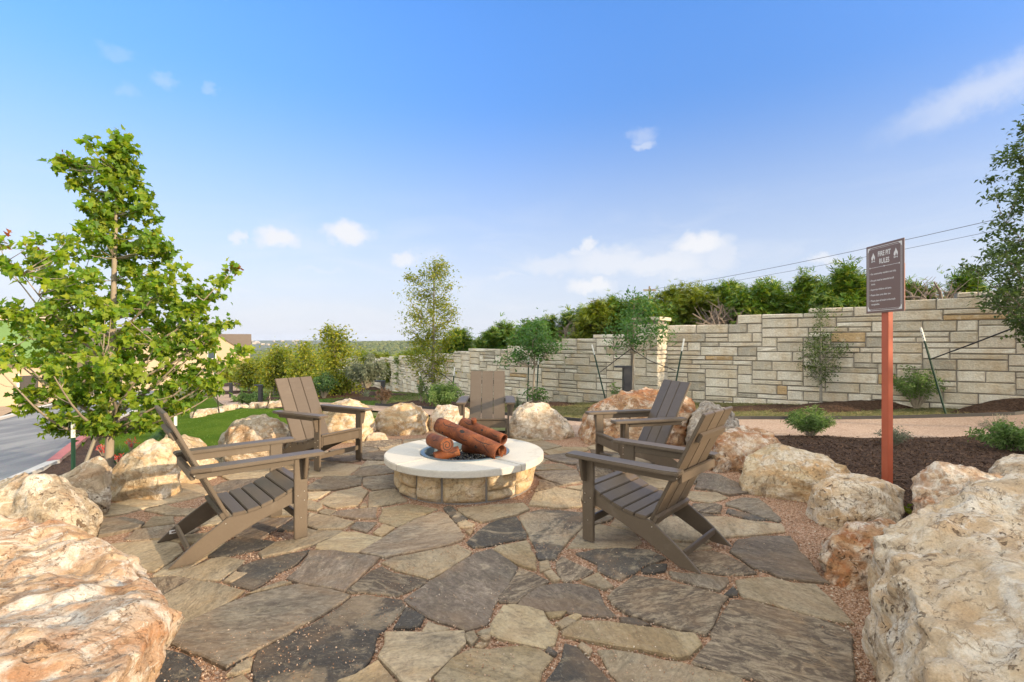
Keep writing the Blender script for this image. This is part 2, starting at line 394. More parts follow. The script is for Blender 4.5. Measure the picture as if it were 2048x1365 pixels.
def flag(kind):
    base = {'T': ((.29,.222,.135),(.38,.302,.198)), 'O': ((.33,.245,.13),(.42,.33,.20)), 'G': ((.185,.15,.11),(.27,.222,.16)), 'B': ((.16,.125,.095),(.235,.185,.14)),
            'D': ((.22,.18,.12),(.13,.115,.09)), 'S': ((.33,.26,.175),(.26,.205,.14)), 'P': ((.31,.245,.165),(.25,.192,.13))}[kind]
    m, t, b = mat('flagstone_' + kind)
    off = t.vmath('SCALE', t.new_rgb(orand(t)), scale=60.0); v = t.vmath('ADD', tc(t), off)
    ang = t.new('ShaderNodeVectorRotate', rotation_type='Z_AXIS'); t.put(ang.inputs['Vector'], v); t.put(ang.inputs['Angle'], t.math('MULTIPLY', orand(t), 6.28))
    vs = t.scale(ang.outputs[0], 1, 2.6, 1)
    n1 = t.noise(vs, 2.2, 9, .62, .8); n2 = t.noise(vs, 7, 8, .7, 1.4); n3 = t.noise(v, 45, 4, .7)
    c = t.mix(t.step(n1, .35, .65), *base)
    c = t.mix(t.math('MULTIPLY', t.step(t.noise(v, 3.1, 6, .6, .4), .52, .70), .45), c, (.36, .22, .10) if kind in 'TOPS' else (.20, .15, .10))
    c = t.mix(t.math('MULTIPLY', t.step(t.noise(vs, 1.3, 5), .5, .75), .35), c, (.33, .30, .22))
    dark = {'T': (.58, .68, .65), 'O': (.62, .70, .6), 'G': (.46, .60, .65), 'B': (.44, .58, .55), 'D': (.26, .42, .93), 'S': (.41, .50, .95), 'P': (.42, .56, .90)}[kind]
    msk = t.noise(v, 2.7, 9, .66, .5) if kind in 'SD' else t.noise(vs, 5.5, 9, .72, 2.2)
    c = t.mix(t.math('MULTIPLY', t.step(msk, dark[0], dark[1]), dark[2]), c, (.062, .056, .050) if kind in 'SD' else (.085, .062, .045))
    c = t.mix(t.math('MULTIPLY', t.step(n2, .52, .66), .45), c, (.12, .095, .065))
    c = t.mix(t.math('MULTIPLY', t.step(t.noise(v, 1.7, 8, .68, .8), .54, .66), t.math('MULTIPLY', orand(t), .7)), c, (.085, .072, .056))
    c = t.mix(t.math('MULTIPLY', t.step(t.noise(v, 11, 9, .75, .6), .56, .66), .4), c, (.42, .34, .22))
    n5 = t.noise(t.scale(ang.outputs[0], 1, 1.7, 1), 19, 12, .8, .7)
    c = t.mix(t.math('MULTIPLY', t.step(n5, .50, .58), .40), c, (.13, .10, .07))
    c = t.mix(t.math('MULTIPLY', t.step(n5, .47, .40), .35), c, (.40, .33, .23))
    c = t.mix(1.0, c, t.new_rgb(t.math('MULTIPLY_ADD', n3, 1.0, .5)), 'MULTIPLY')
    c = t.mix(t.math('MULTIPLY', t.step(t.noise(v, 2.1, 7, .6, .4), .46, .62), .30), c, (.30, .19, .105))
    c = hsv(t, c, s_=1.02, v=t.math('MULTIPLY_ADD', orand(t), .40, .72))
    sp, _ = t.vor(v, 38); c = t.mix(t.math('MULTIPLY', t.step(sp, .075, .05), .6), c, (.55, .48, .40))
    t.put(b.inputs['Base Color'], c); t.put(b.inputs['Roughness'], t.math('MULTIPLY_ADD', n2, .3, .62)); b.inputs['Specular IOR Level'].default_value = .22
    nb = bump(t, None, t.noise(vs, 3.2, 12, .66, 1.0), .7, .05)
    bump(t, b, t.noise(v, 60, 6, .7), .6, .008, nb)
    return m
FM = {k: flag(k) for k in 'TOGBDSP'}

def granular(name, cols, scale=90, big=1.2, bstr=.8, bdist=.01):
    m, t, b = mat(name); v = tc(t); d, c = t.vor(v, scale); g = t.new('ShaderNodeSeparateColor'); t.put(g.inputs[0], c)
    col = t.ramp(g.outputs[0], [(i / max(1, len(cols) - 1), q) for i, q in enumerate(cols)])
    n = t.noise(v, big, 6, .6); col = t.mix(1.0, col, t.new_rgb(t.math('MULTIPLY_ADD', n, .7, .65)), 'MULTIPLY')
    t.put(b.inputs['Base Color'], col); b.inputs['Roughness'].default_value = .95; b.inputs['Specular IOR Level'].default_value = .2
    nb = bump(t, None, t.noise(v, big * 5, 6), .5, .04); bump(t, b, t.math('MULTIPLY', d, -1), bstr, bdist, nb); return m
M = {}
M['granite'] = granular('decomposed_granite', [(.17,.09,.05),(.27,.15,.085),(.35,.21,.13),(.44,.31,.22)], 110)
M['path'] = granular('path_gravel', [(.25,.165,.115),(.32,.22,.155),(.38,.27,.20),(.44,.34,.26)], 60, .6)
M['mulch'] = granular('dark_mulch', [(.035,.018,.010),(.065,.036,.021),(.10,.058,.036),(.05,.03,.02)], 45, 2.0, 1.0, .03)
M['soil'] = granular('bare_dirt', [(.30,.19,.11),(.38,.26,.16),(.44,.31,.20)], 20, .5, .6, .05)
def piece_mat(name, cols, rough=.9, spec=.2, trans=0, metal=0, vnoise=None):
    m, t, b = mat(name); c = t.ramp(irand(t), [(i / (len(cols) - 1), q) for i, q in enumerate(cols)])
    t.put(b.inputs['Base Color'], c); b.inputs['Roughness'].default_value = rough; b.inputs['Specular IOR Level'].default_value = spec; b.inputs['Metallic'].default_value = metal
    return m
M['pebbles'] = piece_mat('granite_pebbles', [(.20,.10,.055),(.30,.17,.10),(.38,.24,.15),(.48,.36,.26),(.25,.14,.08),(.56,.47,.37)])
M['chips'] = piece_mat('mulch_chips', [(.030,.016,.010),(.07,.038,.022),(.12,.07,.042),(.045,.026,.016),(.16,.10,.065)])
M['firebed'] = piece_mat('black_fire_glass', [(.008,.009,.012),(.02,.02,.025),(.05,.05,.05),(.32,.28,.20),(.012,.012,.016)], .15, .7)
def leafmat(name, cols, trans=.45, rough=.5):
    m, t, b = mat(name); nt = m.node_tree; r = irand(t)
    c = t.ramp(r, [(i / (len(cols) - 1), q) for i, q in enumerate(cols)])
    c = t.mix(1.0, c, t.new_rgb(t.math('MULTIPLY_ADD', t.noise(tc(t), 3.0, 2), .6, .7)), 'MULTIPLY')
    t.put(b.inputs['Base Color'], c); b.inputs['Roughness'].default_value = rough; b.inputs['Specular IOR Level'].default_value = .35
    tr = t.new('ShaderNodeBsdfTranslucent'); t.put(tr.inputs[0], hsv(t, c, s_=1.1, v=1.5))
    mx = t.new('ShaderNodeMixShader'); mx.inputs[0].default_value = trans
    t.l.new(b.outputs[0], mx.inputs[1]); t.l.new(tr.outputs[0], mx.inputs[2]); t.l.new(mx.outputs[0], nt.nodes['Material Output'].inputs[0]); return m
M['maple'] = leafmat('bright_tree_leaves', [(.06,.13,.012),(.11,.21,.016),(.17,.26,.02),(.27,.30,.024),(.08,.16,.014)])
M['maple_red'] = leafmat('reddish_new_leaves', [(.25,.07,.03),(.30,.15,.03),(.16,.12,.03)])
M['elm'] = leafmat('elm_leaves', [(.10,.16,.020),(.18,.22,.022),(.32,.28,.026),(.14,.19,.022),(.25,.25,.025)])
M['redbud'] = leafmat('small_tree_leaves', [(.05,.12,.028),(.075,.165,.036),(.11,.19,.04)])
M['oak'] = leafmat('oak_leaves', [(.045,.075,.02),(.07,.11,.028),(.10,.135,.035)])
M['juniper'] = leafmat('juniper_foliage', [(.045,.105,.015),(.08,.165,.02),(.14,.22,.026),(.28,.29,.034)], .25)
M['juniper_light'] = leafmat('juniper_foliage_light', [(.08,.13,.014),(.15,.19,.018),(.24,.24,.024)], .3)
M['shrub'] = leafmat('shrub_leaves', [(.07,.13,.03),(.12,.19,.05),(.17,.24,.07)])
M['sage'] = leafmat('grey_green_leaves', [(.10,.12,.07),(.16,.18,.11),(.20,.21,.14)])
M['strap'] = leafmat('strap_leaves', [(.03,.075,.02),(.05,.11,.03),(.08,.14,.04)], .3)
M['dead'] = leafmat('dead_foliage', [(.16,.09,.045),(.22,.13,.07)], .2)
M['flower'] = leafmat('red_flowers', [(.5,.03,.03),(.6,.06,.05)], .3)
M['lawn'] = leafmat('lawn_blades', [(.055,.12,.018),(.085,.16,.025),(.12,.19,.03)], .3, .6)
M['drygrass'] = leafmat('rough_grass_blades', [(.15,.14,.055),(.24,.20,.10),(.10,.13,.035),(.30,.25,.14)], .3, .7)
M['forest'] = leafmat('far_tree_foliage', [(.045,.07,.02),(.075,.10,.028),(.12,.13,.04),(.055,.075,.025)], .1, .9)
M['bark'] = simple('bark', (.27, .22, .16), .9, bscale=40, bstr=.6, var=.35, nscale=15)
M['bark_grey'] = simple('grey_bark', (.22, .20, .165), .9, bscale=40, bstr=.6, var=.3, nscale=18)
M['deadwood'] = simple('weathered_deadwood', (.17, .13, .10), .9, bscale=30, var=.35, nscale=8)
# ground under everything
m, t, b = mat('rough_grassland'); v = tc(t)
n = t.noise(v, .9, 8, .62); nf = t.noise(v, 12, 6, .7)
c = t.ramp(n, [(.3, (.10,.11,.04)), (.5, (.15,.15,.06)), (.7, (.21,.18,.09))])
c = t.mix(t.step(nf, .35, .7), c, (.11, .12, .045))
r_ = t.vmath('LENGTH', v); fn = t.noise(v, .035, 12, .75, .3)
far = t.ramp(fn, [(.36, (.030,.042,.014)), (.50, (.055,.065,.022)), (.60, (.085,.088,.034)), (.72, (.20,.17,.10))])
c = t.mix(t.step(r_, 60, 160), c, far)
t.put(b.inputs['Base Color'], c); b.inputs['Roughness'].default_value = .95; b.inputs['Specular IOR Level'].default_value = .1
bump(t, b, t.noise(v, 25, 5, .7), .5, .03); M['ground'] = m
m, t, b = mat('mown_lawn'); v = tc(t)
c = t.mix(t.step(t.noise(v, 1.2, 6, .6), .35, .65), (.06,.105,.012), (.095,.14,.018)); c = t.mix(t.math('MULTIPLY', t.step(t.noise(v, 60, 3, .7), .4, .7), .6), c, (.035,.07,.015))
t.put(b.inputs['Base Color'], c); b.inputs['Roughness'].default_value = 1; b.inputs['Specular IOR Level'].default_value = 0; bump(t, b, t.noise(v, 90, 4, .8), .8, .02); M['lawn_ground'] = m
m, t, b = mat('worn_asphalt'); v = tc(t); a_, c_ = t.vor(v, 70)
c = t.mix(t.step(t.noise(t.scale(v, 1, .25, 1), 1.1, 7, .6, .6), .40, .66), (.14,.14,.145), (.24,.235,.225)); c = t.mix(.25, c, t.mix(1.0, c, c_, 'MULTIPLY'))
t.put(b.inputs['Base Color'], c); b.inputs['Roughness'].default_value = .85; bump(t, b, a_, .4, .006); M['asphalt'] = m
M['kerb'] = simple('concrete_kerb', (.48, .45, .40), .85, bscale=40)
M['kerb_red'] = simple('faded_red_kerb_paint', (.50, .14, .13), .7, bscale=40, var=.3)
# dressed wall stones
def stone_mat(name, src):
    m, t, b = mat(name); r = orand(t) if src == 'o' else irand(t); v = tc(t)
    c = t.ramp(r, [(0, (.53,.465,.36)), (.2, (.57,.51,.41)), (.38, (.52,.47,.375)), (.50, (.64,.59,.49)), (.72, (.45,.405,.32)), (.82, (.37,.335,.27)), (.89, (.58,.52,.41)), (.965, (.46,.32,.17))], 'CONSTANT')
    c = t.mix(t.math('MULTIPLY', t.step(t.noise(v, 3.0, 8, .62, .5), .45, .66), .45), c, (.46,.33,.18))
    c = t.mix(t.math('MULTIPLY', t.step(t.noise(v, 7.0, 8, .66, .3), .52, .68), .35), c, (.62,.57,.47))
    c = t.mix(1.0, c, t.new_rgb(t.math('MULTIPLY_ADD', t.noise(v, 35, 6, .75), 1.1, .50)), 'MULTIPLY')
    t.put(b.inputs['Base Color'], c); b.inputs['Roughness'].default_value = .9; b.inputs['Specular IOR Level'].default_value = .25
    nb = bump(t, None, t.noise(v, 9, 10, .72), .9, .06); bump(t, b, t.noise(v, 60, 5, .7), .5, .01, nb); return m
M['stone'] = stone_mat('dressed_limestone', 'o'); M['stone_i'] = stone_mat('dressed_limestone_far', 'i')
M['mortar'] = simple('grey_mortar', (.19, .172, .148), .95, bscale=50, bstr=.5)
M['pitstone'] = rock('pit_limestone', [(.48,.36,.20),(.58,.46,.29),(.62,.50,.34),(.52,.36,.19),(.50,.29,.11)], .35, .45, .2, .35)
m, t, b = mat('cast_stone_coping'); v = tc(t)
c = t.mix(t.step(t.noise(v, 2.5, 7, .6, .5), .3, .7), (.44,.415,.36), (.48,.44,.37)); c = t.mix(t.math('MULTIPLY', t.step(t.noise(v, 5, 8, .75, .5), .50, .68), .5), c, (.32,.275,.21)); c = t.mix(1.0, c, t.new_rgb(t.math('MULTIPLY_ADD', t.noise(v, 60, 4, .8), .5, .75)), 'MULTIPLY')
t.put(b.inputs['Base Color'], c); b.inputs['Roughness'].default_value = .8; bump(t, b, t.noise(v, 70, 5, .7), .25, .004); M['coping'] = m
# poly lumber
m, t, b = mat('brown_poly_lumber'); v = tc(t); 
g = t.noise(t.scale(v, 1, 14, 14), 6, 6, .7)
c = t.mix(g, (.078,.057,.038), (.115,.086,.058)); c = t.mix(t.math('MULTIPLY', t.step(t.noise(v, 7, 6, .7, .4), .52, .72), .30), c, (.17, .14, .105)); c = hsv(t, c, v=t.math('MULTIPLY_ADD', orand(t), .24, .88)); t.put(b.inputs['Base Color'], c); b.inputs['Roughness'].default_value = .46; b.inputs['Specular IOR Level'].default_value = .45
bump(t, b, t.noise(t.scale(v, 3, 50, 50), 5, 4, .7), .25, .0015); M['lumber'] = m
M['steel'] = simple('stainless_screw', (.62, .60, .56), .3, 1.0)
# rusty steel logs
m, t, b = mat('rusted_steel'); v = tc(t)
c = t.ramp(t.noise(v, 7, 9, .68, .4), [(.3, (.045,.014,.007)), (.45, (.13,.035,.011)), (.6, (.21,.060,.015)), (.75, (.09,.025,.009))])
c = t.mix(t.math('MULTIPLY', t.step(t.noise(v, 30, 8, .85), .50, .62), .7), c, (.045,.018,.010))
c = t.mix(t.math('MULTIPLY', t.step(t.noise(v, 14, 8, .75), .56, .64), .5), c, (.34,.13,.045))
t.put(b.inputs['Base Color'], c); b.inputs['Roughness'].default_value = .75; b.inputs['Metallic'].default_value = .25; bump(t, b, t.noise(v, 55, 6, .75), .6, .006); M['rust'] = m
M['cut_shade'] = simple('black_cut_opening', (.012, .010, .010), .9)  # flat black on the log shell, painting the shade inside cuts and holes
M['zinc'] = simple('blue_grey_pan_ring', (.22, .30, .36), .35, .7, .1)
M['black'] = simple('black_powder_coat', (.018, .019, .022), .45)
M['post_green'] = simple('green_stake_paint', (.012, .045, .028), .5)
M['post_white'] = simple('white_stake_tip', (.72, .72, .68), .5)
M['stake_wood'] = simple('weathered_stake', (.24, .21, .16), .8)
M['strapb'] = simple('black_tree_strap', (.015, .014, .014), .7)
M['post_orange'] = simple('rust_orange_post_paint', (.36, .082, .038), .42, 0, .22, 5, bscale=30, bstr=.15)
M['sign'] = simple('brown_sign_panel', (.135, .082, .068), .35, 0, .05, 2)
M['signtext'] = simple('pale_sign_print', (.60, .58, .56), .5)
M['sticker'] = simple('white_sticker', (.75, .75, .72), .5)
M['wire'] = simple('overhead_cable', (.10, .10, .11), .6)
M['pole'] = simple('pole_wood', (.20, .16, .12), .9)
M['stucco'] = simple('beige_stucco', (.40, .31, .20), .9, bscale=8, bstr=.2, var=.06, nscale=1)
M['stucco2'] = simple('tan_render', (.38, .30, .20), .9, bscale=8, bstr=.2, var=.08, nscale=1)
M['sheath'] = simple('green_wall_sheathing', (.10, .19, .055), .7, 0, .1, .6)
M['roof'] = simple('brown_shingle_roof', (.13, .095, .065), .9, bscale=6, var=.2, nscale=2)
M['roof2'] = simple('pale_roof_decking', (.42, .34, .27), .9, var=.2, nscale=2)
M['winglass'] = simple('dark_window', (.05, .07, .09), .1)
M['trimw'] = simple('pale_trim', (.62, .60, .55), .7)
M['dark'] = simple('dark_recess', (.05, .045, .04), .9)
M['edging'] = simple('black_edging', (.03, .028, .026), .7)
M['net'] = simple('pink_kerb_marking', (.34, .10, .09), .8)
FLAGS = [
 ('T', [(-1.89,2.7),(-1.85,2.88),(-1.67,2.84),(-1.48,2.76),(-1.51,2.61),(-1.56,2.48),(-1.63,2.39),(-1.72,2.41)]),
 ('G', [(-1.63,2.31),(-1.62,2.38),(-1.56,2.5),(-1.5,2.6),(-1.41,2.72),(-1.3,2.79),(-1.2,2.83),(-1.07,2.79),(-0.88,2.72),(-0.95,2.54),(-1.03,2.43),(-1.12,2.27),(-1.17,2.17),(-1.21,2.12),(-1.31,2.17),(-1.48,2.25)]),
 ('T', [(-1.45,2.72),(-1.4,2.79),(-1.32,2.87),(-1.26,2.86),(-1.31,2.82),(-1.42,2.74)]),
 ('D', [(-1.66,3.03),(-1.62,3.14),(-1.51,3.2),(-1.34,3.31),(-1.34,3.12),(-1.39,3.0),(-1.42,2.88),(-1.44,2.78),(-1.59,2.84),(-1.57,2.96)]),
 ('T', [(-1.66,2.88),(-1.66,2.99),(-1.57,2.97),(-1.61,2.86)]),
 ('T', [(-1.94,3.06),(-1.91,3.17),(-1.85,3.2),(-1.69,3.15),(-1.67,3.03),(-1.69,2.9),(-1.82,2.91),(-2.02,2.96)]),
 ('D', [(-1.95,3.22),(-1.95,3.41),(-1.93,3.52),(-1.63,3.44),(-1.61,3.39),(-1.77,3.28),(-1.85,3.23)]),
 ('T', [(-1.65,3.27),(-1.63,3.43),(-1.52,3.48),(-1.51,3.69),(-1.43,3.64),(-1.24,3.64),(-1.22,3.59),(-1.35,3.41),(-1.46,3.29),(-1.6,3.21)]),
 ('D', [(-1.56,2.05),(-1.62,2.17),(-1.63,2.27),(-1.52,2.23),(-1.41,2.18),(-1.31,2.11),(-1.27,1.97),(-1.49,1.97)]),
 ('T', [(-1.18,2.07),(-1.17,2.13),(-1.13,2.18),(-1.1,2.1),(-1.14,2.07)]),
 ('S', [(-1.02,2.4),(-0.99,2.42),(-0.94,2.51),(-0.86,2.7),(-0.8,2.73),(-0.59,2.67),(-0.56,2.61),(-0.6,2.44),(-0.64,2.34),(-0.62,2.24),(-0.64,2.11),(-0.67,2.06),(-0.72,2.0),(-0.96,1.97),(-1.04,2.03),(-1.1,2.13),(-1.13,2.23),(-1.06,2.32)]),
 ('B', [(-1.29,3.05),(-1.32,3.28),(-1.19,3.29),(-0.85,3.19),(-0.88,3.02),(-0.93,2.76),(-1.07,2.81),(-1.21,2.85),(-1.3,2.91),(-1.29,3.02)]),
 ('O', [(-1.3,3.32),(-1.32,3.39),(-1.22,3.6),(-1.13,3.61),(-0.91,3.5),(-1.0,3.27),(-1.1,3.27)]),
 ('G', [(-0.99,3.27),(-0.91,3.48),(-0.83,3.69),(-0.72,3.91),(-0.58,4.04),(-0.51,3.96),(-0.34,3.54),(-0.36,3.47),(-0.5,3.35),(-0.73,3.24),(-0.81,3.2),(-0.87,3.23)]),
 ('T', [(-0.81,3.11),(-0.75,3.19),(-0.65,3.24),(-0.49,3.32),(-0.37,3.4),(-0.27,3.29),(-0.29,3.22),(-0.42,3.0),(-0.48,2.91),(-0.57,2.96),(-0.7,3.03)]),
 ('P', [(-0.92,2.77),(-0.9,2.83),(-0.84,3.0),(-0.8,3.07),(-0.7,2.99),(-0.49,2.89),(-0.52,2.84),(-0.62,2.72),(-0.74,2.75),(-0.88,2.76)]),
 ('B', [(-0.57,2.68),(-0.47,2.87),(-0.38,3.02),(-0.24,3.27),(-0.14,3.33),(-0.02,3.17),(0.03,3.07),(0.01,2.98),(-0.05,2.77),(-0.09,2.63),(-0.13,2.45),(-0.22,2.4),(-0.28,2.44),(-0.43,2.51)]),
 ('D', [(-0.57,2.41),(-0.55,2.59),(-0.52,2.58),(-0.44,2.51),(-0.45,2.43),(-0.49,2.41)]),
 ('T', [(-0.43,2.39),(-0.42,2.47),(-0.3,2.42),(-0.3,2.39),(-0.41,2.37)]),
 ('T', [(-0.58,2.19),(-0.59,2.36),(-0.43,2.36),(-0.23,2.37),(-0.22,2.29),(-0.27,2.2),(-0.34,2.05),(-0.36,2.0),(-0.43,2.01),(-0.48,2.07)]),
 ('O', [(-0.71,2.03),(-0.65,2.07),(-0.58,2.16),(-0.49,2.05),(-0.45,1.99),(-0.66,1.97)]),
 ('T', [(-0.22,2.36),(-0.18,2.38),(-0.16,2.32),(-0.19,2.28),(-0.21,2.31)]),
 ('T', [(-0.17,2.36),(-0.15,2.39),(-0.1,2.41),(-0.1,2.37),(-0.14,2.35)]),
 ('T', [(-0.17,2.27),(-0.15,2.3),(-0.11,2.29),(-0.14,2.25)]),
 ('T', [(-0.15,2.33),(-0.1,2.35),(-0.1,2.32),(-0.12,2.3)]),
 ('O', [(-0.32,2.05),(-0.26,2.17),(-0.18,2.24),(-0.11,2.23),(-0.01,2.25),(0.06,2.26),(0.13,2.24),(0.18,2.19),(0.12,2.1),(0.1,2.03),(-0.01,1.94),(-0.23,1.94)]),
 ('O', [(-0.1,2.44),(-0.04,2.61),(0.01,2.62),(0.16,2.56),(0.18,2.46),(0.21,2.39),(0.19,2.29),(0.15,2.26),(0.05,2.3),(-0.06,2.34),(-0.1,2.37)]),
 ('P', [(-0.06,2.66),(-0.07,2.7),(-0.03,2.81),(0.03,2.98),(0.04,3.05),(0.13,2.98),(0.21,2.88),(0.12,2.78),(0.02,2.65)]),
 ('O', [(-0.11,3.32),(-0.08,3.36),(0.1,3.45),(0.12,3.37),(0.15,3.17),(0.14,3.03),(0.03,3.11),(-0.08,3.26)]),
 ('B', [(0.03,2.63),(0.15,2.82),(0.23,2.85),(0.39,2.85),(0.48,2.79),(0.48,2.63),(0.52,2.52),(0.44,2.52),(0.22,2.57),(0.08,2.61)]),
 ('T', [(0.17,3.13),(0.23,3.15),(0.24,3.04),(0.17,3.0)]),
 ('T', [(0.19,2.98),(0.24,3.01),(0.28,2.9),(0.24,2.86)]),
 ('P', [(0.27,3.13),(0.32,3.22),(0.39,3.13),(0.5,3.01),(0.41,2.93),(0.31,2.86),(0.27,2.98)]),
 ('T', [(0.4,2.88),(0.51,2.98),(0.57,2.81),(0.51,2.79)]),
 ('S', [(0.06,3.96),(0.11,4.03),(0.25,4.13),(0.57,4.04),(0.53,3.75),(0.38,3.46),(0.27,3.18),(0.17,3.18),(0.15,3.39),(0.11,3.64)]),
 ('S', [(0.42,3.25),(0.55,3.31),(0.73,3.33),(0.9,3.3),(0.97,3.18),(0.8,3.07),(0.72,2.98),(0.62,2.91),(0.58,2.94),(0.53,3.02),(0.54,3.1),(0.47,3.18)]),
 ('D', [(0.78,3.02),(0.88,3.09),(0.96,3.09),(0.93,3.02),(0.83,2.98),(0.78,2.99)]),
 ('P', [(0.52,2.7),(0.58,2.78),(0.72,2.93),(0.88,2.88),(1.06,2.76),(1.16,2.69),(1.08,2.61),(1.01,2.48),(0.92,2.36),(0.79,2.4),(0.65,2.49),(0.6,2.53),(0.53,2.62)]),
 ('O', [(0.24,2.35),(0.24,2.38),(0.33,2.45),(0.48,2.45),(0.61,2.42),(0.73,2.38),(0.86,2.35),(0.86,2.28),(0.78,2.2),(0.72,2.19),(0.59,2.24),(0.45,2.28),(0.33,2.32)]),
 ('D', [(0.54,2.51),(0.62,2.5),(0.68,2.44),(0.61,2.44),(0.54,2.47)]),
 ('T', [(0.21,2.44),(0.27,2.5),(0.32,2.46),(0.24,2.4)]),
 ('O', [(0.17,2.54),(0.28,2.56),(0.25,2.51),(0.19,2.49)]),
 ('O', [(0.28,2.5),(0.32,2.53),(0.35,2.51),(0.31,2.47)]),
 ('O', [(0.18,2.42),(0.23,2.43),(0.21,2.4),(0.19,2.4)]),
 ('S', [(0.15,2.05),(0.21,2.17),(0.24,2.28),(0.29,2.25),(0.38,2.1),(0.41,2.0),(0.17,1.97),(0.13,2.01)]),
 ('T', [(0.3,2.27),(0.32,2.3),(0.36,2.24),(0.34,2.2)]),
 ('T', [(0.39,2.24),(0.46,2.25),(0.58,2.2),(0.73,2.15),(0.81,2.11),(0.94,2.06),(0.92,1.97),(0.47,1.97),(0.42,2.09)]),
 ('D', [(0.15,2.23),(0.17,2.26),(0.2,2.22),(0.19,2.2)]),
 ('P', [(0.95,2.37),(1.04,2.49),(1.17,2.67),(1.27,2.67),(1.35,2.61),(1.47,2.52),(1.59,2.44),(1.61,2.39),(1.48,2.17),(1.34,1.97),(1.09,2.03),(0.98,2.06),(0.86,2.12),(0.78,2.16),(0.86,2.24),(0.93,2.32)]),
 ('T', [(1.3,2.89),(1.38,2.91),(1.52,2.93),(1.61,2.86),(1.72,2.84),(1.71,2.7),(1.67,2.46),(1.6,2.47),(1.49,2.55),(1.41,2.61),(1.25,2.71),(1.26,2.78)]),
 ('B', [(1.44,3.29),(1.57,3.47),(1.75,3.53),(1.96,3.53),(1.89,3.3),(1.84,3.06),(1.8,2.86),(1.69,2.89),(1.57,2.93),(1.55,3.0),(1.48,3.04)]),
 ('D', [(1.15,2.72),(1.24,2.82),(1.25,2.77),(1.23,2.72)]),
 ('G', [(0.94,3.0),(1.02,2.97),(1.14,2.96),(1.26,2.92),(1.25,2.87),(1.15,2.78),(1.06,2.82),(0.94,2.93)]),
 ('P', [(1.1,3.28),(1.32,3.3),(1.39,3.24),(1.43,3.14),(1.46,2.99),(1.38,2.98),(1.22,2.98),(1.15,3.02),(1.12,3.12)]),
 ('T', [(0.94,3.54),(1.21,3.92),(1.68,3.92),(1.89,3.82),(2.03,3.77),(1.98,3.63),(1.77,3.58),(1.51,3.55),(1.33,3.45),(1.18,3.46)]),
 ('D', [(1.73,4.04),(1.79,4.13),(1.89,4.03),(1.99,3.87),(1.84,3.87)]),
 ('G', [(1.83,4.27),(2.04,4.41),(2.16,4.4),(2.14,4.14),(2.08,3.86),(2.04,3.82),(1.96,3.95),(1.87,4.15),(1.81,4.22)]),
 ('P', [(1.53,4.24),(1.73,4.24),(1.76,4.19),(1.68,4.02),(1.55,4.02),(1.47,4.07)]),
 ('T', [(1.64,4.61),(1.87,4.58),(1.9,4.43),(1.7,4.3),(1.57,4.35),(1.56,4.43)]),
 ('B', [(1.97,5.22),(2.13,5.17),(2.2,4.83),(2.15,4.56),(1.95,4.49),(1.85,4.64),(1.72,4.7)]),
 ('T', [(0.96,3.47),(1.17,3.42),(1.31,3.4),(1.34,3.35),(1.19,3.32),(1.06,3.31),(0.96,3.33)]),
 ('T', [(0.37,3.36),(0.51,3.67),(0.66,3.78),(0.88,3.63),(0.89,3.45),(0.81,3.36),(0.55,3.36)]),
 ('T', [(0.15,4.23),(0.22,4.54),(0.41,4.71),(0.63,4.58),(0.58,4.17),(0.36,4.15),(0.22,4.2)]),
 ('S', [(-0.31,3.44),(-0.24,3.64),(-0.17,3.8),(-0.09,3.88),(0.03,3.95),(0.1,3.6),(0.1,3.51),(-0.04,3.46),(-0.19,3.38),(-0.26,3.37)]),
 ('T', [(-0.45,4.11),(-0.2,4.19),(0.09,4.25),(0.14,4.11),(0.03,3.99),(-0.19,3.85),(-0.24,3.82),(-0.36,3.95)]),
 ('T', [(-0.42,3.8),(-0.36,3.86),(-0.28,3.77),(-0.3,3.71),(-0.39,3.71)]),
 ('T', [(-0.34,3.64),(-0.28,3.68),(-0.3,3.57)]),
 ('O', [(-1.02,3.85),(-1.07,4.13),(-0.88,4.26),(-0.62,4.13),(-0.73,3.95),(-0.85,3.73)]),
 ('O', [(-1.0,3.61),(-0.97,3.77),(-0.87,3.7),(-0.92,3.52)]),
 ('G', [(-1.2,3.71),(-1.19,3.83),(-1.03,3.81),(-1.05,3.61)]),
 ('B', [(-1.43,3.96),(-1.4,4.05),(-1.12,4.15),(-1.06,3.9),(-1.21,3.89)]),
 ('T', [(-1.64,4.03),(-1.4,3.93),(-1.21,3.81),(-1.24,3.69),(-1.42,3.67),(-1.53,3.75)]),
 ('T', [(-1.57,4.04),(-1.54,4.13),(-1.43,4.08),(-1.45,3.97)]),
 ('T', [(-1.76,4.33),(-1.61,4.25),(-1.57,4.15),(-1.59,4.07),(-1.74,4.12)]),
 ('T', [(-1.66,4.28),(-1.63,4.57),(-1.44,4.74),(-1.33,4.61),(-1.3,4.21),(-1.46,4.15)]),
 ('T', [(-1.19,4.15),(-1.3,4.57),(-1.1,4.68),(-0.91,4.34),(-1.08,4.21)]),
 ('T', [(-1.26,4.15),(-1.27,4.24),(-1.23,4.24),(-1.21,4.16)]),
 ('T', [(-1.87,4.58),(-1.67,4.61),(-1.71,4.38),(-1.79,4.39)]),
 ('G', [(-1.94,4.76),(-1.93,4.97),(-1.51,5.05),(-1.46,4.81),(-1.66,4.65),(-1.9,4.65)]),
 ('G', [(-1.5,5.05),(-1.48,5.09),(-1.17,5.21),(-1.08,4.73),(-1.29,4.64),(-1.42,4.8)]),
 ('G', [(-1.65,5.18),(-1.65,5.48),(-1.52,5.58),(-1.34,5.53),(-1.21,5.28),(-1.49,5.14)]),
 ('T', [(-2.07,5.1),(-2.34,5.77),(-2.04,5.73),(-1.69,5.58),(-1.68,5.12),(-1.82,5.12)]),
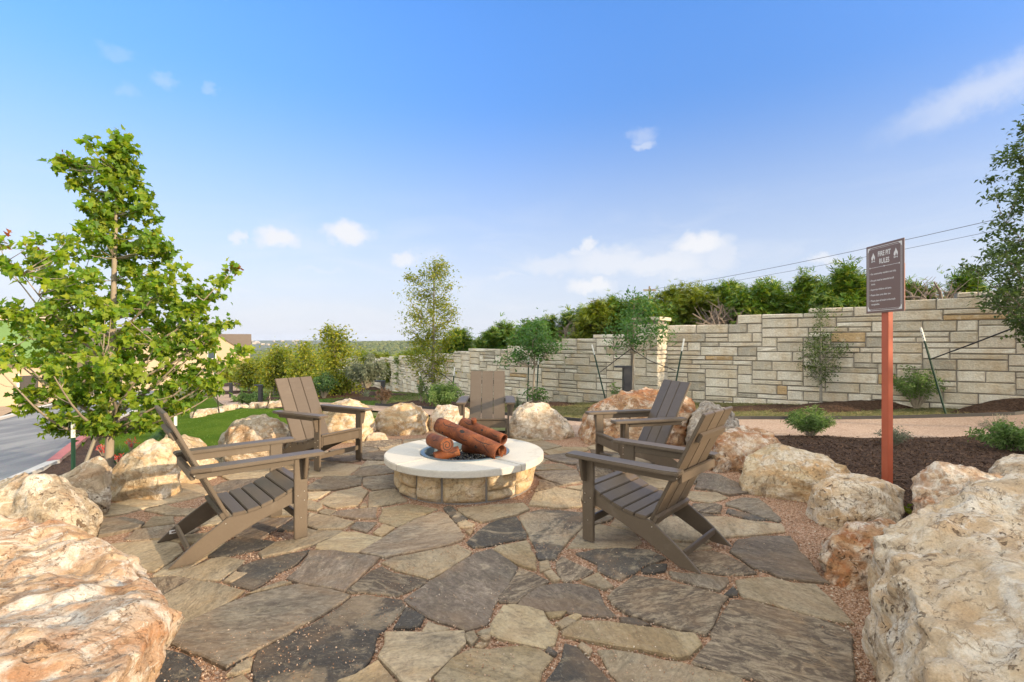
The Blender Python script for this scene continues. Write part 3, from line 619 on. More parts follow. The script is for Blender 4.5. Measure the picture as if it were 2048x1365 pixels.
 ('T', [(0.24,5.37),(0.32,5.58),(0.54,5.62),(0.68,5.37),(0.35,5.37)]),
 ('G', [(0.23,5.23),(0.35,5.3),(0.7,5.34),(0.68,4.91),(0.49,4.81),(0.33,4.99)]),
 ('T', [(0.51,4.72),(0.68,4.78),(0.64,4.63)]),
 ('B', [(0.46,5.8),(0.36,6.0),(0.82,6.23),(0.95,6.07),(0.88,5.6),(0.68,5.61)]),
 ('T', [(-3.0,4.09),(-2.91,4.21),(-2.72,4.13),(-2.57,4.11),(-2.54,3.97),(-2.75,3.99)]),
 ('T', [(-3.23,3.94),(-3.45,4.19),(-3.35,4.3),(-3.31,4.64),(-3.24,4.89),(-3.02,4.82),(-2.75,4.55),(-2.83,4.38),(-2.94,4.27),(-3.05,4.15),(-3.13,4.02)]),
 ('G', [(-3.17,3.86),(-3.02,3.9),(-2.8,3.81),(-2.76,3.69),(-2.87,3.59),(-2.93,3.55)]),
 ('G', [(-2.7,3.5),(-2.76,3.66),(-2.66,3.74),(-2.48,3.81),(-2.3,3.69),(-2.33,3.55),(-2.5,3.51),(-2.63,3.47)]),
 ('T', [(-2.79,3.36),(-2.7,3.42),(-2.46,3.46),(-2.28,3.42),(-2.15,3.27),(-2.14,3.0),(-2.36,3.04)]),
]

# ================================================================== SETTING
rad = [0] + list(np.geomspace(1.5, 5200, 146)); na = 288
V = [(0, 0, gz(0, 0))]; A_ = np.arange(na) / na * 2 * np.pi
RR = np.array(rad[1:]); gx = (RR[:, None] * np.sin(A_)[None]).ravel(); gy = (RR[:, None] * np.cos(A_)[None]).ravel()
GV = np.c_[gx, gy, GZ(gx, gy) - .035]; GV = np.vstack([[0, 0, -.035], GV]); F = []
for i in range(len(RR) - 1):
    a = 1 + i * na; j = np.arange(na); j2 = (j + 1) % na
    F.append(np.c_[a + j, a + na + j, a + na + j2, a + j2])
F = np.vstack(F)[:, ::-1]
tri = np.array([(0, 1 + j, 1 + (j + 1) % na) for j in range(na)])
me = mesh_np('ground', GV, F, M['ground'], True)
bm = bmesh.new(); bm.from_mesh(me); bm.verts.ensure_lookup_table()
for q in tri: bm.faces.new([bm.verts[i] for i in q])
bmesh.ops.recalc_face_normals(bm, faces=bm.faces)
if sum(f.normal.z for f in bm.faces) < 0: bmesh.ops.reverse_faces(bm, faces=bm.faces)
bm.to_mesh(me); bm.free(); tag(link('ground', me), kind='structure')

PATIO = [(-3.3,1.0),(-3.45,3.0),(-3.7,4.3),(-3.4,5.2),(-3.0,6.3),(-2.6,7.6),(-1.2,7.9),(.2,7.6),(1.2,7.3),(2.4,6.8),(3.0,5.9),(3.0,4.7),(3.1,3.6),(3.2,2.4),(3.2,1.0),(2.2,-1.2),(-2.2,-1.2)]
patio = sheet('patio_gravel', PATIO, .004, M['granite'], .22, lambda x, y: .006 * fbm(np.stack([x * 3, y * 3, x * 0], -1), 3))
MB_POLY = [(3.0,7.2),(5.0,6.75),(7.2,6.6),(10,6.2),(10,3.2),(4.4,2.7),(3.3,3.0),(2.8,3.6),(2.45,4.6),(2.4,5.6),(2.6,6.6)]
def mulch_lump(x, y): return .03 * fbm(np.stack([x * 2.2, y * 2.2, x * 0 + 2], -1), 4) + .02
tag(sheet('mulch_bed', MB_POLY, .02, M['mulch'], .16, mulch_lump, jit=.08), kind='structure')
PATH = [(12,9.0),(8.4,8.35),(6.2,8.75),(4.3,9.0),(2.6,8.9),(1.2,8.8),(-.2,9.9),(-1.5,11.2),(-3.45,12.6),(-5.3,14),(-7.4,16),(-10.5,20.5),(-14,26),(-21,37.5),(-22.4,37),(-15.3,25.6),(-11.3,19.6),(-8.4,15.6),(-6.4,13.0),(-4.7,12.0),(-3.1,11.2),(-.9,9.5),(.1,8.3),(.9,7.3),(3.1,7.2),(5.0,6.8),(7.2,6.65),(10,6.25),(12,6)]
sheet('gravel_path', PATH, .006, M['path'], .4)
LAWN = [(-3.7,6.8),(-2.9,8.2),(-2.4,9.6),(-3.3,10.9),(-4.8,11.8),(-6.6,12.9),(-8.8,15.6),(-11.6,19.8),(-15,25),(-16.5,24),(-13,18),(-10.5,13.5),(-7.6,9.2),(-5.2,6.6),(-4.3,6.0)]
sheet('lawn', LAWN, .0, M['lawn_ground'], .5)
BED = [(-3.8,4.9),(-4.4,6.1),(-5.4,6.8),(-7.8,9.4),(-10.8,13.8),(-13.4,18.3),(-14.2,18.4),(-11.3,14.0),(-8.9,10.7),(-6.6,7.3),(-5.2,4.6),(-4.2,3.4),(-3.8,4.2)]
sheet('planting_bed', BED, .012, M['mulch'], .3, mulch_lump)
KA = [(-4.2,3.0),(-5.3,4.6),(-6.6,7.3),(-8.95,10.75),(-11.3,14.1),(-14.3,19.0),(-20,28),(-28,42),(-40,66)]
def offset(line, d):
    o = []
    for i, p in enumerate(line):
        q0 = Vector(line[max(i-1, 0)]); q1 = Vector(line[min(i+1, len(line)-1)]); t_ = (q1 - q0).normalized(); o.append((p[0] - t_.y * d, p[1] + t_.x * d))
    return o
KB = [(-11,2),(-13,7),(-15.5,12.2),(-19.8,19.3),(-27.5,32),(-37,50),(-50,72)]
sheet('road', offset(KA, .16) + KB[::-1], -.022, M['asphalt'], .8)
def kerb(name, line, wd, h0, h1, mat_, res=.5):
    pts = []
    for a, b in zip(line[:-1], line[1:]):
        n = max(1, int(math.dist(a, b) / res)); pts += [(a[0] + (b[0]-a[0]) * k / n, a[1] + (b[1]-a[1]) * k / n) for k in range(n)]
    pts.append(line[-1]); o = offset(pts, wd); m_ = MB(); n = len(pts); vs = []
    for p, q in zip(pts, o):
        z = gz(*p); vs += [(*p, z + h0), (*p, z + h1), (*q, z + h1 - .01), (*q, z + h0)]
    m_.add(vs, [(4*i + a, 4*i + b, 4*i + 4 + b, 4*i + 4 + a) for i in range(n-1) for a, b in ((0,1),(1,2),(2,3))])
    return tag(m_.build(name, mat_), kind='structure')
kerb('kerb', KA, .15, -.3, .08, M['kerb'])
kerb('kerb', KB, -.18, -.3, .08, M['kerb'])
kerb('kerb_marking', KA[2:5], .153, -.03, .084, M['net'])
sheet('bare_dirt', [(x, y) for x, y in offset(KB, .3)] + [(-70,72),(-60,40),(-45,20),(-30,5),(-20,0)], -.01, M['soil'], 1.2, lambda x, y: .12 * np.maximum(0, fbm(np.stack([x * .5, y * .5, x * 0], -1), 4)))
# edging strip between path and grass
ED = MB(); el = PATH[:9]
for (a, b) in zip(el[:-1], el[1:]):
    n = 6
    for k in range(n):
        p = [a[0] + (b[0]-a[0]) * k / n, a[1] + (b[1]-a[1]) * k / n]; q = [a[0] + (b[0]-a[0]) * (k+1) / n, a[1] + (b[1]-a[1]) * (k+1) / n]
        zp, zq = gz(*p) + .06, gz(*q) + .06
        ED.add([(*p, zp-.12), (*q, zq-.12), (*q, zq), (*p, zp), (p[0], p[1]+.025, zp-.12), (q[0], q[1]+.025, zq-.12), (q[0], q[1]+.025, zq), (p[0], p[1]+.025, zp)], [(0,1,2,3),(4,7,6,5),(3,2,6,7)])
tag(ED.build('path_edging', M['edging']), 'thin black edging strip between gravel path and grass', 'edging')
def mound(x, y, rx, ry, h, seed=0):
    n = 40; vs = []; fs = []
    g = np.linspace(0, 1, 12); aa = np.linspace(0, 2*np.pi, n, endpoint=False)
    G, A2 = np.meshgrid(g, aa, indexing='ij'); rr = 1 + .16 * pn(np.c_[np.cos(A2).ravel() * 1.7 + seed, np.sin(A2).ravel() * 1.7, G.ravel() * 0]).reshape(G.shape)
    xx = x + rx * G * rr * np.cos(A2); yy = y + ry * G * rr * np.sin(A2)
    zz = GZ(xx.ravel(), yy.ravel()) - .03 + (h * (1 - G ** 2)).ravel() + .035 * fbm(np.c_[xx.ravel() * 3, yy.ravel() * 3, xx.ravel() * 0 + seed], 4) * (1 - G.ravel() ** 3)
    Fq = np.array([(i*n + j, (i+1)*n + j, (i+1)*n + (j+1) % n, i*n + (j+1) % n) for i in range(11) for j in range(n)])
    return tag(link('mulch_mound', mesh_np('mulch_mound', np.c_[xx.ravel(), yy.ravel(), zz], Fq, M['mulch'], True)), kind='structure')
MOUNDS = [(7.0,10.12,1.8,.42,.14),(9.5,9.0,1.5,.5,.24),(5.2,10.6,1.0,.4,.05),(-2.0,13.2,1.4,.8,.16),(-6.2,18.0,1.1,.8,.16),(-5.5,19.4,1.6,.9,.12),(-4.8,16.0,1.0,.6,.1),(-9.2,22.5,1.2,.9,.15),(-11,21.5,1.3,.8,.15),(-7.5,23,1.5,.9,.12),(-15,26.5,1.3,.9,.15),(-11.5,27,1.5,1,.15),(-8.2,27.5,1.5,1,.15),(.75,13.0,1.0,.5,.10),(2.6,11.6,.9,.5,.1),(-19,35,1.8,1.2,.2),(-22,38,1.8,1.2,.2)]
for i, q in enumerate(MOUNDS): mound(*q, seed=i * 3.1)

# ------------------------------------------------------------------ flagstones
def poly_area(p): return .5 * sum(p[i][0] * p[(i+1) % len(p)][1] - p[(i+1) % len(p)][0] * p[i][1] for i in range(len(p)))
def rough(poly, amp=.012, step=.07, sd=0):
    o = []; n = len(poly)
    for i in range(n):
        a = Vector(poly[i]); b = Vector(poly[(i+1) % n]); k = max(1, int((b-a).length / step)); nn = Vector((-(b-a).y, (b-a).x)).normalized()
        for j in range(k):
            p = a.lerp(b, j / k); f = pn(np.array([[p.x * 9, p.y * 9, sd]]))[0] + .5 * pn(np.array([[p.x * 25, p.y * 25, sd]]))[0]
            o.append(p + nn * f * amp)
    return o
def flagstone(poly, kind, parent, seed):
    if poly_area(poly) < 0: poly = poly[::-1]
    area = abs(poly_area(poly)); nn_ = len(poly); pv = [Vector(p) for p in poly]; ex = []
    for i in range(nn_):
        a_ = (pv[i] - pv[i-1]).normalized(); b_ = (pv[(i+1) % nn_] - pv[i]).normalized(); m_ = Vector((a_.y + b_.y, -a_.x - b_.x)); L_ = m_.length
        ex.append(pv[i] + (m_ / L_ * (.0075 if area > .05 else .002) if L_ > .3 else Vector((0, 0))))
    poly = [tuple(p) for p in ex]; P = rough(poly, .013 if area > .03 else .007, .06, seed); n = len(P)
    c = sum(P, Vector((0, 0))) / n; h = .016 + .012 * rng.random(); tx, ty = rng.normal(0, .004, 2)
    def z(p, dz): return h + dz + (p.x - c.x) * tx + (p.y - c.y) * ty
    ins = []
    for i in range(n):
        t_ = (P[(i+1) % n] - P[i-1]).normalized(); ins.append(P[i] + Vector((-t_.y, t_.x)) * .007)
    vs = [(p.x - c.x, p.y - c.y, -.03) for p in P] + [(p.x - c.x, p.y - c.y, z(p, -.006)) for p in P] + [(p.x - c.x, p.y - c.y, z(p, 0)) for p in ins]
    fs = [tuple(range(2*n, 3*n))] + [(i, (i+1) % n, n + (i+1) % n, n + i) for i in range(n)] + [(n+i, n + (i+1) % n, 2*n + (i+1) % n, 2*n + i) for i in range(n)]
    me = bpy.data.meshes.new('flagstone'); me.from_pydata(vs, [], fs)
    bm = bmesh.new(); bm.from_mesh(me); bmesh.ops.triangulate(bm, faces=[f for f in bm.faces if len(f.verts) > 4]); bm.to_mesh(me); bm.free()
    me.materials.append(FM[kind]); o = link('flagstone', me, parent); o.location = (c.x, c.y, 0); return o
def clip(poly, a, b):
    """keep the part of poly to the left of a->b"""
    o = []; n = len(poly); d = [(b[0]-a[0]) * (p[1]-a[1]) - (b[1]-a[1]) * (p[0]-a[0]) for p in poly]
    for i in range(n):
        j = (i+1) % n
        if d[i] >= 0: o.append(poly[i])
        if d[i] * d[j] < 0: t_ = d[i] / (d[i] - d[j]); o.append((poly[i][0] + (poly[j][0]-poly[i][0]) * t_, poly[i][1] + (poly[j][1]-poly[i][1]) * t_))
    return o
for i, (k, p) in enumerate(FLAGS): flagstone(p, k, patio, i * 1.7)
OUT = [(-3.2,1.0),(-3.3,3.0),(-3.35,4.2),(-2.9,5.4),(-2.4,6.6),(-1.9,7.3),(-1.0,7.5),(.2,7.2),(.9,6.8),(1.7,6.4),(2.0,5.5),(1.95,4.8),(1.9,4.2),(1.85,3.6),(1.65,2.9),(1.55,2.3),(1.45,1.6),(1.2,.3),(-1.2,.2)]
traced = [p if poly_area(p) > 0 else p[::-1] for _, p in FLAGS]
seeds = []; tr = 0; rs = random.Random(11)
pit = (-.4625, 4.92)
while tr < 9000 and len(seeds) < 140:
    tr += 1; p = (rs.uniform(-3.5, 2.3), rs.uniform(.2, 7.6))
    if not inp(*p, OUT): continue
    if any(inp(*p, q) for q in traced): continue
    if math.dist(p, pit) < .72: continue
    if any(math.dist(p, q) < .40 for q in seeds): continue
    seeds.append(p)
for i, s_ in enumerate(seeds):
    cell = [(s_[0]-.42, s_[1]-.36), (s_[0]+.42, s_[1]-.36), (s_[0]+.42, s_[1]+.36), (s_[0]-.42, s_[1]+.36)]
    for q in seeds:
        if q is s_ or math.dist(s_, q) > 1.3: continue
        mx, my = (s_[0]+q[0]) / 2, (s_[1]+q[1]) / 2; dx, dy = q[0]-s_[0], q[1]-s_[1]; L = math.hypot(dx, dy); mx -= dx / L * .016; my -= dy / L * .016
        cell = clip(cell, (mx, my), (mx - dy, my + dx))
        if len(cell) < 3: break
    for q in traced:
        if len(cell) < 3: break
        if min(math.dist(s_, v) for v in q) > 2.2: continue
        best = None
        for a, b in zip(q, q[1:] + q[:1]):
            d_ = (b[0]-a[0]) * (s_[1]-a[1]) - (b[1]-a[1]) * (s_[0]-a[0])
            if d_ < 0:
                L = math.dist(a, b) or 1; n_ = ((b[1]-a[1]) / L * .015, -(b[0]-a[0]) / L * .015)
                cc = clip(cell, (b[0]+n_[0], b[1]+n_[1]), (a[0]+n_[0], a[1]+n_[1]))
                # only edges that face the cell and clear the traced stone matter
                if len(cc) > 2 and all((b[0]-a[0]) * (v[1]-a[1]) - (b[1]-a[1]) * (v[0]-a[0]) > -.02 for v in q):
                    A1 = abs(poly_area(cc));
                    if best is None or A1 > best[0]: best = (A1, cc)
        if best: cell = best[1]
    if len(cell) < 3 or abs(poly_area(cell)) < .012: continue
    dpit = Vector((s_[0]-pit[0], s_[1]-pit[1]));
    if dpit.length < 1.2:
        u_ = dpit.normalized(); c0 = (pit[0] + u_.x * .72, pit[1] + u_.y * .72); cell = clip(cell, c0, (c0[0] + u_.y, c0[1] - u_.x))
    if len(cell) < 3 or abs(poly_area(cell)) < .012: continue
    cx_, cy_ = sum(v[0] for v in cell) / len(cell), sum(v[1] for v in cell) / len(cell)
    tst = [(cx_, cy_)] + [(cx_ + (v[0]-cx_) * f_, cy_ + (v[1]-cy_) * f_) for v in cell for f_ in (.5, .9)]
    if any(inp(*v, q) for q in traced for v in tst) or any(inp(*v, cell) for q in traced for v in q) or not inp(cx_, cy_, OUT): continue
    flagstone(cell, rs.choice('TTTTGBPSO'), patio, 200 + i)
# pebbles in the joints
def rand_in(poly, n, dens=None):
    P = np.array(poly); lo, hi = P.min(0), P.max(0); out_ = []
    while sum(map(len, out_)) < n:
        q = rng.uniform(lo, hi, (n, 2)); q = q[inside(q, poly)]
        if dens is not None: q = q[rng.random(len(q)) < dens(q[:, 0], q[:, 1])]
        out_.append(q)
    return np.vstack(out_)[:n]
OCT = (np.array([(1,0,0),(-1,0,0),(0,.8,0),(0,-.8,0),(0,0,.6),(0,0,-.6)]), np.array([(0,2,4),(2,1,4),(1,3,4),(3,0,4),(2,0,5),(1,2,5),(3,1,5),(0,3,5)]))
Q = rand_in([(-2.6,1.7),(2.4,1.7),(3.0,4.5),(2.6,6.2),(-2.8,6.2)], 42000, lambda x, y: np.clip((2.4 / np.maximum(y, .5)) ** 2, .05, 1))
zz = np.full(len(Q), .010) + rng.uniform(-.004, .004, len(Q))
scatter('loose_granite', OCT[0], OCT[1], np.c_[Q, zz], rng.normal(size=(len(Q), 3)), rng.uniform(.003, .0085, len(Q)), M['pebbles'], kind='stuff')
Q = rand_in([(-1.6,1.8),(1.5,1.8),(2.3,4.5),(-2.4,4.5)], 1500, lambda x, y: np.clip((2.2 / np.maximum(y, .5)) ** 2, .05, 1) * ss(fbm(np.c_[x * 2, y * 2, x * 0 + 3], 3), -.1, .5))
scatter('stray_granite', OCT[0], OCT[1], np.c_[Q, np.full(len(Q), .026)], rng.normal(size=(len(Q), 3)), rng.uniform(.002, .0055, len(Q)), M['pebbles'], kind='stuff')

# ------------------------------------------------------------------ boulders
def hull_mesh(hulls):
    bm = bmesh.new()
    for pts in hulls:
        b2 = bmesh.new(); vs = [b2.verts.new(p) for p in pts]; r = bmesh.ops.convex_hull(b2, input=vs)
        bmesh.ops.delete(b2, geom=[v for v in b2.verts if not v.link_faces], context='VERTS')
        bmesh.ops.recalc_face_normals(b2, faces=b2.faces)
        me = bpy.data.meshes.new('tmp'); b2.to_mesh(me); b2.free(); bm.from_mesh(me); bpy.data.meshes.remove(me)
    me = bpy.data.meshes.new('tmp'); bm.to_mesh(me); bm.free(); return me
def boulder(label, mt, hulls, voxel=.035, seed=0, amp=.05, fine=1.0, pits=.5, strata=.3, smooth=1, chips=40, name='boulder', group='limestone boulders ringing the patio', mush=1.0):
    allp = [Vector(p) for h in hulls for p in h]; c = sum(allp, Vector()) / len(allp)
    me = hull_mesh([[Vector(p) - c for p in h] for h in hulls]); o = link(name, me); 
    mo = o.modifiers.new('r', 'REMESH'); mo.mode = 'VOXEL'; mo.voxel_size = voxel
    ms = o.modifiers.new('s', 'SMOOTH'); ms.factor = .5; ms.iterations = smooth
    ev = o.evaluated_get(bpy.context.evaluated_depsgraph_get()); m2 = bpy.data.meshes.new_from_object(ev); o.modifiers.clear(); o.data = m2; bpy.data.meshes.remove(me)
    n = len(m2.vertices); V = np.empty(n * 3, np.float32); m2.vertices.foreach_get('co', V); V = V.reshape(-1, 3).astype(float)
    N = np.empty(n * 3, np.float32); m2.vertex_normals.foreach_get('vector', N); N = N.reshape(-1, 3)
    S = V + seed * 7.3
    r3 = np.random.default_rng(seed + 500); Dn = r3.normal(size=(chips, 3)); Dn[:, 2] = np.abs(Dn[:, 2]) * r3.choice([1, 1, -.5], chips); Dn /= np.linalg.norm(Dn, axis=1)[:, None]
    for dn in Dn:
        hN = V @ dn; lim = hN.max() * r3.uniform(.82, .98); V = V - np.maximum(0, hN - lim)[:, None] * dn * r3.uniform(.7, 1.0)
    d = amp * (.75 * pn(S * 2.2) + .8 * (np.abs(pn(S * 4.3 + 5)) - .25) * -1.4 + .35 * pn(S * 9))
    rg = 1 - np.abs(pn(np.c_[S[:, :2] * 1.3, S[:, 2] * 7 + 1.2 * pn(S * 1.7)])) * 2
    d += strata * .022 * rg * mush
    d += amp * .55 * (np.abs(pn(S * 3.1 + 40 + .4 * pn(S * 6)[:, None])) * -1.0 + .2)
    d += fine * (.011 * fbm(S * 13, 4) - .010 * ss(np.abs(pn(S * 6 + 11)), .12, 0))
    area = ss(pn(S * 1.6 + 3), -.15, .25)
    d -= pits * area * (.022 * ss(pn(S * 13), .28, .6) + .012 * ss(pn(S * 27), .25, .55) + .03 * ss(pn(S * 6.5 + 20), .42, .7))
    V = V + N * d[:, None]
    m2.vertices.foreach_set('co', V.astype(np.float32).ravel()); m2.polygons.foreach_set('use_smooth', np.ones(len(m2.polygons), bool)); m2.update()
    m2.materials.clear(); m2.materials.append(RK[mt]); o.location = c; tag(o, label, 'boulder', group); return o
def rockpts(sil, d, th, g=None, dslope=0.0, inset=.12, foot=.92):
    """a rock's bulk from its skyline: the crest at mid depth, shoulders before and behind it, a foot on the ground"""
    cx = sum(s_[0] for s_ in sil) / len(sil); P = []; sil = [(cx + (a_ - cx) * 1.08, b_ - 5) for a_, b_ in sil]
    xs = [((px - 1024) / FPX) for px, *_ in sil]; n = len(sil)
    for (px, py) in sil:
        dd = d + dslope * (px - cx) / 100; x, y, z = Wp(px, py, dd); gg = gz(x, y); k = (px - cx)
        h = max(z - gg, .04); P.append((x, y, z))
        for s_, t_ in ((-1, .5), (1, .5)):
            yy = y + s_ * th * t_ * .55; P.append((x * yy / y * 1.0 - np.sign(k) * .02, yy, gg + h * .86))
            yy = y + s_ * th * t_; xx = x * (yy / y) - np.sign(k) * inset * abs(x - (cx - 1024) / FPX * dd); P.append((xx, yy, gg + h * .5)); P.append((xx * foot + (1 - foot) * (cx - 1024) / FPX * dd, yy - s_ * th * .03, gg - .12))
        P.append((x, y, gg - .12))
    return P
# left row, far to near
boulder('huge layered orange and white slab boulder filling the bottom left corner', 'red', [
    [Wp(-300,1045,2.7),Wp(0,1037,2.75),Wp(95,1034,2.75),Wp(170,1040,2.72),Wp(200,1052,2.66),Wp(255,1085,2.5),Wp(322,1128,2.25),Wp(318,1142,2.2),Wp(275,1175,2.1),Wp(190,1185,2.1),Wp(0,1200,2.0),Wp(-500,1230,2.0),
     Wp(185,1120,2.6),Wp(-300,1250,2.7),Wp(260,1150,2.4),Wp(150,1290,2.4)],
    [(-3.2,2.4,-.1),(-2.05,2.35,-.1),(-1.75,1.9,-.1),(-3.2,.7,-.1),(-1.35,.7,-.1),(-1.28,1.2,-.1),Wp(-400,1240,1.9),Wp(0,1232,1.88),Wp(150,1222,1.88),Wp(225,1205,1.84),Wp(285,1182,1.80),Wp(335,1180,1.74),Wp(353,1198,1.70),Wp(352,1225,1.66),Wp(345,1262,1.60),Wp(322,1310,1.5),Wp(300,1365,1.40),Wp(270,1450,1.3),Wp(-300,1500,.9),Wp(150,1500,.9),Wp(250,1600,1.1),Wp(160,1160,2.3),Wp(-200,1160,2.3)]],
    .021, 1, .045, 1.4, .3, 1.3, 3, 10)
boulder('grey-cream pitted boulder behind the bottom left slab', 'pitted', [rockpts([(-60,985),(0,958),(50,938),(95,952),(130,985),(165,1010),(185,1050)], 3.55, .75)], .028, 2, .05, 1.2, 1.2, .1)
boulder('cream boulder with brown holes beside the leaning stakes, left of the tree trunk', 'pitted', [rockpts([(80,985),(95,945),(140,925),(200,912),(217,915),(222,985),(222,1010)], 4.12, .42)], .024, 3, .035, 1.0, .9, .1)
boulder('long golden boulder right of the young tree trunk', 'golden', [
    rockpts([(222,935),(245,908),(275,890),(300,885),(340,900),(352,930)], 4.62, .5), 
    [Wp(300,888,4.75),Wp(345,872,4.85),Wp(395,866,5.1),Wp(432,869,5.5),Wp(445,900,5.5),Wp(440,935,5.4),Wp(340,960,4.9),Wp(300,900,5.2),Wp(400,868,5.6),(-3.5,4.7,-.1),(-3.0,5.0,-.1),(-3.05,5.6,-.1),(-3.6,5.6,-.1)]], .028, 4, .035, 1.0, .15, 1.0)
boulder('rough tan boulder at the end of the lawn behind the left armchair', 'cream', [rockpts([(440,870),(455,850),(505,833),(545,828),(578,832),(592,860),(592,890),(440,905)], 6.0, .7)], .03, 5, .055, 1.2, .7, .3)
boulder('pointed cream boulder peeking over the far left chair arm', 'golden', [rockpts([(648,850),(652,822),(675,805),(697,793),(712,802),(735,820),(745,850)], 7.3, .8)], .035, 6, .04, 1.0, .4, .4)
boulder('rounded golden boulder with a hole at its right end', 'golden', [rockpts([(745,850),(750,828),(775,815),(810,812),(840,806),(853,825),(856,850)], 7.8, .7)], .032, 7, .05, 1.2, .7, .3)
boulder('small low flat stone lying at the patio edge left of the pit', 'cream', [rockpts([(727,879),(735,871),(755,868),(772,872),(776,880)], 7.1, .3)], .02, 8, .012, 1, .3, .2)
boulder('pinkish cream boulder just left of the middle chair', 'cream', [rockpts([(858,850),(866,825),(885,811),(912,810),(930,820),(945,830),(950,850)], 8.1, .7)], .035, 9, .03, 1, .4, .4)
boulder('tan and white wedge-shaped boulder right of the middle chair', 'cream', [rockpts([(1015,860),(1022,825),(1035,806),(1065,806),(1095,815),(1118,838),(1138,860),(1146,872)], 7.45, .8)], .032, 10, .04, 1.0, .3, .6)
boulder('largest back boulder, mottled orange and white, behind the two right chairs', 'rust', [
    rockpts([(1155,880),(1165,845),(1195,812),(1230,790),(1262,774),(1300,768),(1345,778),(1372,790),(1380,815),(1365,850),(1350,880)], 7.1, 1.1)], .036, 11, .07, 1.4, 1.0, .3)
boulder('grey and white honeycombed boulder above the right chair back', 'grey', [rockpts([(1382,870),(1385,830),(1400,804),(1425,801),(1450,812),(1466,830),(1478,848),(1470,870)], 6.7, .7)], .025, 12, .08, 1.6, 1.5, .1)
boulder('orange-topped boulder against the right chair, next to the mulch', 'rust', [rockpts([(1412,905),(1420,878),(1440,862),(1480,856),(1520,862),(1548,875),(1566,884)], 5.75, .7), rockpts([(1410,915),(1425,893),(1470,886),(1495,905),(1492,925)], 5.45, .35)], .026, 13, .04, 1.2, .8, .4)
boulder('long cream slab boulder with orange streak left of the sign post', 'golden', [rockpts([(1490,930),(1493,895),(1515,889),(1560,895),(1610,905),(1650,915),(1685,930),(1708,945),(1712,960)], 4.65, .62, dslope=-.12)], .024, 14, .030, 1.0, .3, .6)
boulder('egg-shaped cream and white boulder at the foot of the sign post', 'white', [rockpts([(1612,1000),(1625,975),(1665,958),(1720,952),(1765,960),(1800,972),(1806,985),(1790,1010)], 3.95, .55)], .022, 15, .028, 1.0, .4, .2)
boulder('low rusty honeycombed boulder against the big white boulder', 'rust', [rockpts([(1640,1120),(1648,1095),(1680,1078),(1700,1060),(1740,1048),(1775,1045),(1800,1070)], 3.02, .5)], .018, 16, .04, 1.3, 1.4, .2)
boulder('huge white limestone boulder filling the bottom right corner', 'white', [
    [(1.72,2.35,-.1),(1.46,1.98,-.1),(1.17,1.52,-.1),(1.02,1.25,-.1),(3.4,3.2,-.1),(4.6,2.8,-.1),(4.4,.6,-.1),(1.3,.7,-.1),Wp(1768,1055,2.22),Wp(1763,1110,2.16),Wp(1750,1200,2.06),Wp(1742,1290,2.0),Wp(1790,1013,2.32),Wp(1828,992,2.42),Wp(1900,988,2.52),Wp(1980,976,2.7),Wp(2060,955,2.95),Wp(2300,925,3.2),Wp(2700,925,3.0),
     Wp(1852,1085,2.02),Wp(1880,1200,1.68),Wp(1895,1365,1.36),Wp(1900,1500,1.15),Wp(2400,1400,1.1),Wp(3000,1300,1.3)],
    [Wp(1985,1010,2.3),Wp(2048,1000,2.3),Wp(2300,980,2.4),Wp(2048,1100,1.9),Wp(2200,1200,1.7),(3.5,2.6,0),(2.6,2.6,.2),(2.0,1.6,.1),(3.6,1.2,.1)]],
    .021, 17, .055, 1.4, .7, .35, 3, 14)
boulder('reddish weathered slab boulder with a dark cavity at the right edge', 'red', [rockpts([(1832,980),(1842,950),(1870,930),(1905,926),(1950,935),(1985,938),(2010,955),(2020,980)], 3.5, .6)], .022, 18, .04, 1.3, .9, .9)
boulder('pale reddish boulder behind the big white one, cut by the right edge', 'cream', [rockpts([(1985,960),(1992,925),(2015,910),(2060,906),(2120,915),(2160,950)], 3.75, .6)], .024, 19, .03, 1, .4, .4)
boulder('small orange stone wedged beside the cream boulders at left', 'rust', [rockpts([(170,1035),(178,1018),(192,1014),(198,1028),(196,1040)], 3.95, .14)], .012, 20, .01, 1, .2, .2)
# small stones edging the far path
def small_stone(x, y, r, sd, label, group, mt):
    pts = [(r * math.cos(a) * rs.uniform(.8, 1.2), r * .8 * math.sin(a) * rs.uniform(.8, 1.2), zz_) for zz_ in (-r * .3, r * .35, r * .75) for a in [k * 1.05 + rs.random() * .4 for k in range(6)] if not (zz_ > r * .6 and rs.random() < .4)]
    bm = bmesh.new(); vs = [bm.verts.new(p) for p in pts]; bmesh.ops.convex_hull(bm, input=vs); bmesh.ops.delete(bm, geom=[v for v in bm.verts if not v.link_faces], context='VERTS')
    bmesh.ops.bevel(bm, geom=list(bm.edges), offset=r * .12, segments=1, affect='EDGES'); bmesh.ops.recalc_face_normals(bm, faces=bm.faces)
    me = bpy.data.meshes.new('edging_stone'); bm.to_mesh(me); bm.free(); me.materials.append(RK[mt]); me.polygons.foreach_set('use_smooth', [True] * len(me.polygons))
    o = link('edging_stone', me); o.location = (x, y, gz(x, y)); return tag(o, label, 'stone', group)
def stone_row(a, b, n, label, group, r=.16):
    for k in range(n):
        t_ = k / (n - 1); small_stone(a[0] + (b[0]-a[0]) * t_ + rs.uniform(-.12, .12), a[1] + (b[1]-a[1]) * t_ + rs.uniform(-.22, .22), r * rs.uniform(.7, 1.35), k, label, group, rs.choice(['white', 'cream', 'pitted']))
stone_row((-7.7,12.3), (-7.9,14.6), 20, 'small pale stone in the row edging the lawn nearest the tree', 'stones edging the lawn bend')
stone_row((-7.1,13.9), (-6.0,13.0), 12, 'small pale stone in the short row at the inside of the path bend', 'stones at the path bend')

